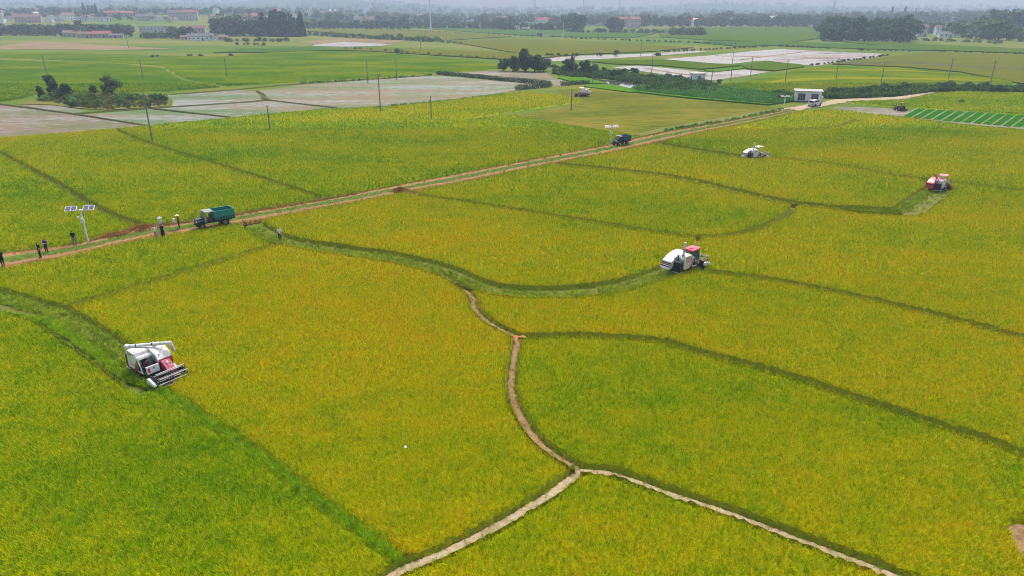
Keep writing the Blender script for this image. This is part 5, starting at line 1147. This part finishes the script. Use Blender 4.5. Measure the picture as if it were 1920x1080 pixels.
def farm_truck(label, loc, rz, bed, sc=1.0):
    e = empty('farm_truck', loc, rz, sc); Gm = M['truck_green']
    MB().bb(-2.5, 2.0, -.36, .36, .58, .78).build('chassis', M['dark_metal'], e)
    MB().prism([(1.15, .72), (1.15, 1.35), (1.3, 1.40), (2.05, 1.32), (2.12, 1.2), (2.12, .62), (1.4, .62)], -.45, .45).build('bonnet', Gm, e, .05)
    g = MB().bb(2.121, 2.15, -.36, .36, .72, 1.18).build('grille', M['dark_metal'], e)
    for k in range(5): MB().bb(2.15, 2.165, -.34, .34, .76 + .085 * k, .79 + .085 * k).build('grille_bar', M['rim'], g)
    for sy in (-1, 1):
        MB().tube((2.06, sy * .56, 1.05), (2.16, sy * .56, 1.05), .1, n=12).build('headlight', M['lamp_glass'], e)
        MB().prism([(1.0, .95), (1.15, 1.15), (1.85, 1.15), (2.1, .95), (2.05, .9), (1.8, 1.07), (1.2, 1.07), (1.05, .9)], sy * .62 - .2, sy * .62 + .2).build('fender', Gm, e)
        wheel(e, (1.5, sy * .68, .42), .42, .24); wheel(e, (-1.45, sy * .72, .52), .52, .42)
    MB().bb(2.12, 2.22, -.85, .85, .5, .66).build('bumper', M['dark_metal'], e, .02)
    MB().bb(.0, 1.15, -.75, .75, .72, .84).build('cab_floor', M['dark_metal'], e); MB().bb(1.08, 1.17, -.78, .78, .78, 1.5).build('firewall', Gm, e); MB().bb(-.05, .03, -.78, .78, .78, 1.35).build('cab_back', Gm, e)
    for sy in (-1, 1):
        MB().bb(.02, .35, sy * .78 - .02, sy * .78 + .02, .72, 1.1).build('side_step', Gm, e)
        MB().tube((1.1, sy * .76, 1.48), (.92, sy * .74, 2.16), .035, n=6).build('cab_post', M['roof_grey'], e); MB().tube((-.02, sy * .76, 1.3), (-.02, sy * .74, 2.16), .035, n=6).build('cab_post', M['roof_grey'], e)
    MB().add([(1.12, -.7, 1.5), (1.12, .7, 1.5), (.94, .68, 2.12), (.94, -.68, 2.12), (1.1, -.7, 1.5), (1.1, .7, 1.5), (.92, .68, 2.12), (.92, -.68, 2.12)], [(0, 1, 2, 3), (7, 6, 5, 4), (0, 4, 5, 1), (1, 5, 6, 2), (2, 6, 7, 3), (3, 7, 4, 0)]).build('windscreen', M['cab_glass'], e)
    MB().box((.45, 0, 2.2), (1.15, 1.62, .09), (0, -.03, 0)).build('cab_roof', M['roof_grey'], e, .03)
    s = MB().bb(.12, .55, -.62, .62, 1.05, 1.2).build('seat', M['roof_brown'], e, .03); MB().bb(.06, .16, -.62, .62, 1.2, 1.65).build('backrest', M['roof_brown'], s, .02)
    MB().tube((1.0, .35, 1.35), (.78, .35, 1.52), .02, n=6).tube((.79, .35, 1.5), (.76, .35, 1.53), .2, n=14).build('steering_wheel', M['dark_metal'], e)
    # load bed: lower dropside in dark green, high coloured ribbed sides above
    MB().bb(-2.75, -.15, -.98, .98, .86, .96).build('bed_floor', M['dark_metal'], e)
    x0, x1, yy = -2.75, -.15, .98
    for nm, a in (('bed_side', (x0, x1, -yy, -yy + .05)), ('bed_side', (x0, x1, yy - .05, yy)), ('bed_front', (x1 - .05, x1, -yy + .052, yy - .052)), ('tailgate', (x0, x0 + .05, -yy + .052, yy - .052))):
        lo = MB().bb(*a, .96, 1.35).build(nm, Gm, e); hi = MB().bb(*a, 1.352, 2.12).build('raised_board', M[bed], lo)
        cx, cy = (a[0] + a[1]) / 2, (a[2] + a[3]) / 2; long = nm == 'bed_side'; n = 8 if long else 5
        for k in range(n + 1):
            f = k / n; px, py = (a[0] + (a[1] - a[0]) * f, cy) if long else (cx, a[2] + (a[3] - a[2]) * f)
            MB().bb(px - .035, px + .035, py - .055 if long else py - .035, py + .055 if long else py + .035, 1.0, 2.1).build('rib', M[bed], lo) if 0 < k < n or not long else None
        rim = MB().bb(a[0] - .02, a[1] + .02, a[2] - .02, a[3] + .02, 2.12, 2.17).build('top_rail', M[bed], lo)
    for sy in (-1, 1): MB().prism([(-2.05, .9), (-1.95, 1.1), (-.95, 1.1), (-.85, .9), (-.95, .95), (-1.1, 1.05), (-1.8, 1.05), (-1.95, .95)], sy * .8 - .2, sy * .8 + .2).build('rear_fender', M['dark_metal'], e)
    tag(e, label, 'truck', 'farm trucks on the dirt road'); return e
farm_truck('dark green farm truck with tall teal load bed on the dirt road', G(399, 424, .3) , heading((425, 418), (370, 428)), 'bed_green', .89)
farm_truck('dark blue farm truck beside a solar camera post on the dirt road', G(1163, 272, .3), heading((1180, 268), (1140, 275)), 'bed_blue', .80)

def suv(name, label, loc, rz, tail_open=True, sc=1.0, cat='car', group=None):
    e = empty(name, loc, rz, sc); Wp = M['white_paint']; hw = .92
    low = [(-2.25, .38), (-2.3, .75), (-2.22, 1.02), (-.9, 1.06), (.95, 1.04), (1.95, .96), (2.25, .8), (2.3, .45), (2.1, .3), (-2.1, .3)]
    MB().prism(low, -hw, hw).build('body', Wp, e, .09)
    cab = [(-2.12, 1.03), (-1.85, 1.56), (-1.5, 1.66), (.1, 1.68), (.45, 1.6), (1.12, 1.03)]
    c = MB(); n = len(cab); c.add([(x, -hw + .04 + (.16 if z > 1.3 else 0), z) for x, z in cab] + [(x, hw - .04 - (.16 if z > 1.3 else 0), z) for x, z in cab], [list(range(n)), list(range(2 * n - 1, n - 1, -1))] + [(i, n + i, n + (i + 1) % n, (i + 1) % n) for i in range(n)])
    c.build('cabin', Wp, e, .04)
    for sy in (-1, 1):
        for a, b in ((-1.75, -1.0), (-.92, -.05), (.03, .78)):
            hi = (b if b < .3 else .42); y = sy * (hw + .005); yt = sy * (hw - .115)
            MB().add([(a, y - sy * .035, 1.1), (b, y - sy * .035, 1.1), (hi, yt, 1.55), (a + .08, yt, 1.55), (a, y - sy * .1, 1.1), (b, y - sy * .1, 1.1), (hi, yt - sy * .08, 1.55), (a + .08, yt - sy * .08, 1.55)], [(0, 1, 2, 3), (7, 6, 5, 4), (0, 4, 5, 1), (1, 5, 6, 2), (2, 6, 7, 3), (3, 7, 4, 0)]).build('side_window', M['glass'], e)
        wheel(e, (1.42, sy * .82, .36), .36, .24); wheel(e, (-1.38, sy * .82, .36), .36, .24)
        for x in (1.42, -1.38): MB().tube((x, sy * .915, .4), (x, sy * .93, .4), .43, n=18).build('wheel_arch', M['rubber'], e)
        MB().box((2.2, sy * .68, .82), (.14, .34, .14)).build('headlight', M['lamp_glass'], e); MB().box((-2.26, sy * .78, .88), (.06, .16, .22)).build('tail_light', M['letter_red'], e)
        MB().box((.62, sy * 1.0, 1.1), (.12, .16, .12)).build('mirror', Wp, e, .02)
    MB().add([(1.14, -.76, 1.07), (1.14, .76, 1.07), (.52, .64, 1.6), (.52, -.64, 1.6), (1.08, -.76, 1.05), (1.08, .76, 1.05), (.44, .64, 1.58), (.44, -.64, 1.58)], [(0, 1, 2, 3), (7, 6, 5, 4), (0, 4, 5, 1), (1, 5, 6, 2), (2, 6, 7, 3), (3, 7, 4, 0)]).build('windscreen', M['glass'], e)
    if tail_open:
        MB().add([(-2.31, -.7, .62), (-2.31, .7, .62), (-1.9, .62, 1.55), (-1.9, -.62, 1.55), (-2.2, -.7, .62), (-2.2, .7, .62), (-1.8, .62, 1.55), (-1.8, -.62, 1.55)], [(0, 1, 2, 3), (7, 6, 5, 4), (0, 4, 5, 1), (1, 5, 6, 2), (2, 6, 7, 3), (3, 7, 4, 0)]).build('boot_opening', M['hollow'], e)
        t = MB().box((-2.3, 0, 1.86), (1.0, 1.4, .09), (0, .22, 0)).build('tailgate', Wp, e, .03); MB().box((-2.4, 0, 1.93), (.5, 1.15, .03), (0, .22, 0)).build('rear_window', M['glass'], t)
    else:
        MB().add([(-2.2, -.7, 1.1), (-2.2, .7, 1.1), (-1.92, .62, 1.52), (-1.92, -.62, 1.52), (-2.0, -.7, 1.1), (-2.0, .7, 1.1), (-1.8, .62, 1.52), (-1.8, -.62, 1.52)], [(0, 1, 2, 3), (7, 6, 5, 4), (0, 4, 5, 1), (1, 5, 6, 2), (2, 6, 7, 3), (3, 7, 4, 0)]).build('rear_window', M['glass'], e)
    MB().box((2.27, 0, .55), (.08, 1.2, .2)).build('grille', M['dark_metal'], e)
    tag(e, label, cat, group); return e
suv('parked_car', 'white car with its tailgate raised beside the wide pump house', G(1527, 198.5, .18), heading((1515, 200), (1545, 195)))
suv('parked_car', 'far white car parked by the bush row beside the blue cabin', G(1021, 70), .3, False); suv('parked_car', 'second far white car parked by the bush row, farther from the blue cabin', G(1027, 70), .3, False)

def tractor(label, px, py, rz, mt, sc=1.0, canopy=True):
    e = empty('tractor', G(px, py), rz, sc)
    MB().prism([(.2, .6), (.2, 1.2), (1.3, 1.1), (1.42, .95), (1.42, .55)], -.28, .28).build('bonnet', M[mt], e, .04); MB().bb(-.9, .4, -.3, .3, .5, .85).build('chassis', M['dark_metal'], e)
    for sy in (-1, 1):
        wheel(e, (-.55, sy * .62, .62), .62, .34); wheel(e, (1.0, sy * .55, .4), .4, .22); MB().prism([(-1.2, 1.0), (-.95, 1.3), (-.1, 1.3), (.1, .9), (-.15, 1.2), (-.9, 1.2)], sy * .62 - .18, sy * .62 + .18).build('fender', M[mt], e)
        for x in (-.75, .2): MB().tube((x, sy * .5, 1.2), (x, sy * .5, 2.1), .035, n=5).build('roof_post', M['dark_metal'], e)
    MB().bb(-.95, .4, -.62, .62, 2.1, 2.18).build('canopy', M['roof_grey'] if canopy else M[mt], e, .02); MB().bb(-.5, -.1, -.22, .22, .95, 1.05).build('seat', M['rubber'], e); MB().bb(-1.7, -1.2, -.95, .95, .25, .7).build('tiller', M['dark_metal'], e)
    MB().tube((1.1, .15, 1.1), (1.1, .15, 1.75), .035, n=5).build('exhaust', M['dark_metal'], e)
    tag(e, label, 'tractor'); return e
tractor('dark red tractor standing in the shining water strip', 1124, 104, 2.9, 'tractor_red', 1.2); tractor('grey-blue tractor at the end of the shining water strip', 1234, 104.5, .4, 'tractor_blue', 1.2)
tractor('brownish tractor with canopy beside the seedling beds', 1686, 208, 1.9, 'tractor_red', 1.0, False)

# plastic bag lying on the crop
b = bmesh.new(); bmesh.ops.create_icosphere(b, subdivisions=2, radius=.085)
for v in b.verts: v.co = v.co * random.uniform(.65, 1.25); v.co.z = v.co.z * .75
me = bpy.data.meshes.new('plastic_bag'); b.to_mesh(me); b.free(); me.materials.append(M['bag_white']); o = bpy.data.objects.new('plastic_bag', me); COL.objects.link(o); o.location = G(760, 838, .8); tag(o, 'crumpled white plastic bag lying on the golden rice crop', 'bag')
# straw heaps by the road
def heap(px, py, r, h, label):
    p = G(px, py); n = 240; u = RNG.normal(0, .45, (n, 2)) * r; z = h * np.exp(-(u ** 2).sum(1) / (r * r * .45)) + .12
    V = [(0, 0, h)]; F = []
    for k in range(1, 5):
        for a in range(14): q = r * k / 4 * (1 + .15 * math.sin(a * 2.3)); V.append((q * math.cos(a * 6.283 / 14), q * math.sin(a * 6.283 / 14) * .6, h * (1 - (k / 4) ** 2) - (.05 if k == 4 else 0) + .1))
    for a in range(14): F.append((0, 1 + a, 1 + (a + 1) % 14))
    for k in range(3):
        for a in range(14): F.append((1 + k * 14 + a, 1 + (k + 1) * 14 + a, 1 + (k + 1) * 14 + (a + 1) % 14, 1 + k * 14 + (a + 1) % 14))
    o = mesh_obj('straw_heap', V, F, M['soil_orange']); o.location = p; o.rotation_euler = (0, 0, .35); tag(o, label, 'straw heap')
    u[:, 1] *= .6; scatter('straw', np.concatenate([u, z[:, None]], 1), np.full(n, .8), V_DRY, o, .5)
heap(272, 434, 2.4, .5, 'low heap of dry orange straw on the road bank by the men'); heap(750, 362, 1.3, .5, 'small reddish soil and straw heap on the road edge'); heap(215, 446, 1.8, .3, 'flat dry straw heap on the road bank near the solar post')

# ------------------------------------------------------------------ people
def person(label, px, py, rz, shirt, trousers, z=0.0, hat=None, pose='stand', sc=1.0, hold=None, skirt=False):
    J = dict(pel=(0, 0, .93), sp=(0, .0, 1.1), ch=(0, -.01, 1.3), nk=(0, .0, 1.45), hb=(0, .015, 1.53), hm=(0, .02, 1.61), ht=(0, .01, 1.69), no=(0, .115, 1.59))
    for s, n in ((-1, 'l'), (1, 'r')):
        J.update({'sh' + n: (s * .17, -.01, 1.39), 'el' + n: (s * .24, -.03, 1.13), 'wr' + n: (s * .22, .09, .92), 'ha' + n: (s * .215, .13, .85), 'hp' + n: (s * .095, 0, .88), 'kn' + n: (s * .105, .03, .49), 'an' + n: (s * .11, -.01, .09), 'to' + n: (s * .125, .15, .04)})
    if pose == 'front':      # both hands held together in front
        for s, n in ((-1, 'l'), (1, 'r')): J['el' + n] = (s * .23, .03, 1.14); J['wr' + n] = (s * .1, .25, 1.18); J['ha' + n] = (s * .06, .31, 1.22)
    if pose == 'point': J['elr'] = (.30, .16, 1.28); J['wrr'] = (.3, .40, 1.36); J['har'] = (.3, .48, 1.38)
    if pose == 'camera':
        for s, n in ((-1, 'l'), (1, 'r')): J['el' + n] = (s * .25, .14, 1.26); J['wr' + n] = (s * .1, .26, 1.48); J['ha' + n] = (s * .06, .28, 1.55)
    if pose == 'stride': J['knl'] = (-.1, .16, .5); J['anl'] = (-.11, .22, .09); J['tol'] = (-.12, .38, .05); J['knr'] = (.1, -.06, .48); J['anr'] = (.11, -.24, .12); J['tor'] = (.12, -.1, .04)
    if pose == 'crouch':
        dz = -.55
        for k in ('pel', 'sp', 'ch', 'nk', 'hb', 'hm', 'ht', 'no', 'shl', 'shr', 'ell', 'elr', 'wrl', 'wrr', 'hal', 'har', 'hpl', 'hpr'):
            x, y, zz = J[k]; f = max(0, zz - .9); J[k] = (x, y + f * .45 - .12, zz + dz - f * .1)
        for s, n in ((-1, 'l'), (1, 'r')): J['kn' + n] = (s * .17, .24, .52); J['an' + n] = (s * .13, -.02, .09); J['to' + n] = (s * .15, .14, .04); J['wr' + n] = (s * .12, .42, .45); J['ha' + n] = (s * .1, .5, .4)
    rad = dict(pel=(.145, .115), sp=(.135, .10), ch=(.165, .115), nk=(.055, .055), hb=(.07, .08), hm=(.082, .095), ht=(.055, .06), no=(.016, .014))
    base = dict(sh=.07, el=.048, wr=.034, ha=.036, hp=.10, kn=.066, an=.046, to=.042)
    E = [('pel', 'sp', 0), ('sp', 'ch', 0), ('ch', 'nk', 0), ('nk', 'hb', 2), ('hb', 'hm', 2), ('hm', 'ht', 3), ('hm', 'no', 2)]
    for n in 'lr':
        E += [('ch', 'sh' + n, 0), ('sh' + n, 'el' + n, 0), ('el' + n, 'wr' + n, 2), ('wr' + n, 'ha' + n, 2), ('pel', 'hp' + n, 1), ('hp' + n, 'kn' + n, 1), ('kn' + n, 'an' + n, 1), ('an' + n, 'to' + n, 4)]
        w0, h0 = Vector(J['wr' + n]), Vector(J['ha' + n]); d = (h0 - w0).normalized(); sd_ = d.cross(Vector((0, 1, .3))).normalized()
        for f in range(4):
            k = n + 'f%d' % f; off = sd_ * (f - 1.5) * .021; J[k + 'a'] = tuple(h0 + d * .045 + off); J[k + 'b'] = tuple(h0 + d * (.085 - .008 * abs(f - 1.2)) + off + Vector((0, 0, -.012))); rad[k + 'a'] = (.010, .010); rad[k + 'b'] = (.0085, .0085)
            E += [('ha' + n, k + 'a', 2), (k + 'a', k + 'b', 2)]
        k = n + 'th'; J[k] = tuple(w0.lerp(h0, .55) + sd_ * .055 + d * .03); rad[k] = (.011, .011); E.append(('ha' + n, k, 2))
    names = list(J); idx = {k: i for i, k in enumerate(names)}
    me = bpy.data.meshes.new('body'); me.from_pydata([J[k] for k in names], [(idx[a], idx[b]) for a, b, _ in E], [])
    o = bpy.data.objects.new('body', me); COL.objects.link(o); m = o.modifiers.new('skin', 'SKIN'); m.use_smooth_shade = True
    sv = me.skin_vertices[0].data
    for k in names:
        r = rad.get(k) or (base[k[:2]],) * 2; sv[idx[k]].radius = r; sv[idx[k]].use_root = k == 'pel'
    s_ = o.modifiers.new('sub', 'SUBSURF'); s_.levels = 1; s_.render_levels = 1
    dg = bpy.context.evaluated_depsgraph_get(); fin = bpy.data.meshes.new_from_object(o.evaluated_get(dg)); bpy.data.objects.remove(o)
    fin.materials.clear()
    for mt in (shirt, trousers, 'skin', 'hair', 'rubber'): fin.materials.append(M[mt])
    segs = [(np.array(J[a]), np.array(J[b]), t) for a, b, t in E]; C = np.array([list(p.center) for p in fin.polygons]); best = np.full(len(C), 1e9); mi = np.zeros(len(C), int)
    for a, b, t in segs:
        e_ = b - a; L = e_ @ e_ + 1e-9; tt = np.clip(((C - a) @ e_) / L, 0, 1); d = np.linalg.norm(C - a - tt[:, None] * e_, axis=1); q = d < best; best[q] = d[q]; mi[q] = t
    hm = np.array(J['hm']); mi[(mi == 2) & (C[:, 2] > hm[2] - .06) & (C[:, 1] < hm[1] + .01) & (np.linalg.norm(C - hm, axis=1) < .16)] = 3
    fin.polygons.foreach_set('material_index', mi)
    r = empty('person', G(px, py, z), rz, sc); fo = bpy.data.objects.new('body', fin); COL.objects.link(fo); fo.parent = r
    hx, hy, hz = J['hm']
    for s in (-1, 1): MB().ball((hx + s * .032, hy + .088, hz + .005), .012, nu=6, nv=4).build('eye', M['hair'], r)
    if hat:
        b = MB(); n = 16
        for q, z0, q2, z1 in ((.26, hz + .03, .12, hz + .07), (.12, hz + .07, .10, hz + .15), (.10, hz + .15, .02, hz + .17)): b.add([(hx + q * math.cos(6.283 * i / n), hy + q * math.sin(6.283 * i / n), z0) for i in range(n)] + [(hx + q2 * math.cos(6.283 * i / n), hy + q2 * math.sin(6.283 * i / n), z1) for i in range(n)], [(i, (i + 1) % n, n + (i + 1) % n, n + i) for i in range(n)])
        b.build('hat', M[hat], r)
    if skirt:
        b = MB(); n = 14; pz = J['pel'][2]
        b.add([(.16 * math.cos(6.283 * i / n), .14 * math.sin(6.283 * i / n), pz + .08) for i in range(n)] + [(.24 * math.cos(6.283 * i / n), .22 * math.sin(6.283 * i / n), pz - .55) for i in range(n)], [(i, (i + 1) % n, n + (i + 1) % n, n + i) for i in range(n)]); b.build('skirt', M[trousers], r)
    if hold == 'bag': MB().box((J['har'][0], J['har'][1] + .14, J['har'][2] - .18), (.42, .26, .5), (.1, 0, .2)).build('held_sack', M['bag_white'], r, .08)
    tag(r, label, 'person', 'people along the dirt road'); return r
person('person in black clothes holding a pale stick on the road past the blue-shirted person', 7, 500, 1.3, 'cloth_black', 'cloth_black', .3, pose='front', sc=1.04)
person('person in black clothes standing on the road beside the blue-shirted person', 77, 484, 2.6, 'cloth_black', 'cloth_black', .3, pose='stand', sc=1.04)
person('person in blue shirt standing on the road bank', 89, 475, 3.0, 'cloth_blue', 'cloth_navy', .25, pose='front')
person('person in black shirt and grey trousers beside the solar camera post', 141, 460, .3, 'cloth_black', 'cloth_grey', .3, pose='stand')
person('person in white shirt standing beside the photographer in black', 293, 449, -.6, 'cloth_white', 'cloth_grey', .25, pose='camera')
person('person in white top and hat standing behind the photographer in black', 304, 434, 2.8, 'cloth_white', 'cloth_grey', .3, hat='bag_white', pose='stand')
person('person in long black clothes standing on the road like a photographer', 307, 447, .4, 'cloth_black', 'cloth_black', .15, pose='camera', skirt=True)
person('person in dark red jacket and straw hat carrying a white sack by the truck', 337, 429, 2.2, 'cloth_red', 'cloth_red', .3, hat='straw_hat', pose='front', hold='bag')
person('person in dark red crouching at the swath start beside the road', 461, 428, 2.0, 'cloth_red', 'cloth_navy', .1, pose='crouch')
person('person in white shirt and black trousers walking on the cut swath', 526, 453, 3.4, 'cloth_white', 'cloth_black', .05, pose='stride', sc=1.02)
A0 = [o for o in bpy.data.objects if o.name.startswith('combine_harvester') and 'open-cab' in o.get('label', '')][0]
bpy.context.view_layer.update(); sp = A0.matrix_world @ Vector((.02, -.615, .62))
d = person('driver in dark red shirt seated in the open-cab white harvester', 0, 600, A0.rotation_euler.z - math.pi / 2, 'cloth_red', 'cloth_navy', pose='crouch', sc=.95); d.location = sp; del d['group']
o = MB().tube((-.5, .1, .9), (.9, .35, 1.5), .02, n=6).build('long_stick', M['cream_paint']); o.location = G(5, 500, .3); tag(o, 'pale stick held by the person in black at the road', 'stick')

# ------------------------------------------------------------------ haze
def make_haze():
    b = MB(); b.bb(-4800, 4800, -300, 4100, -2, 150)
    n = bpy.data.materials.new('haze_air'); n.use_nodes = True; t = n.node_tree
    for nd in list(t.nodes):
        if nd.type != 'OUTPUT_MATERIAL': t.nodes.remove(nd)
    pv = t.nodes.new('ShaderNodeVolumePrincipled'); pv.inputs['Color'].default_value = (.66, .81, 1.0, 1); pv.inputs['Density'].default_value = HAZE_DENSITY; pv.inputs['Anisotropy'].default_value = .1
    out = [x for x in t.nodes if x.type == 'OUTPUT_MATERIAL'][0]; t.links.new(pv.outputs[0], out.inputs['Volume'])
    o = b.build('haze', n); tag(o, 'thin pale haze in the air over the plain', 'haze', kind='stuff')
make_haze()
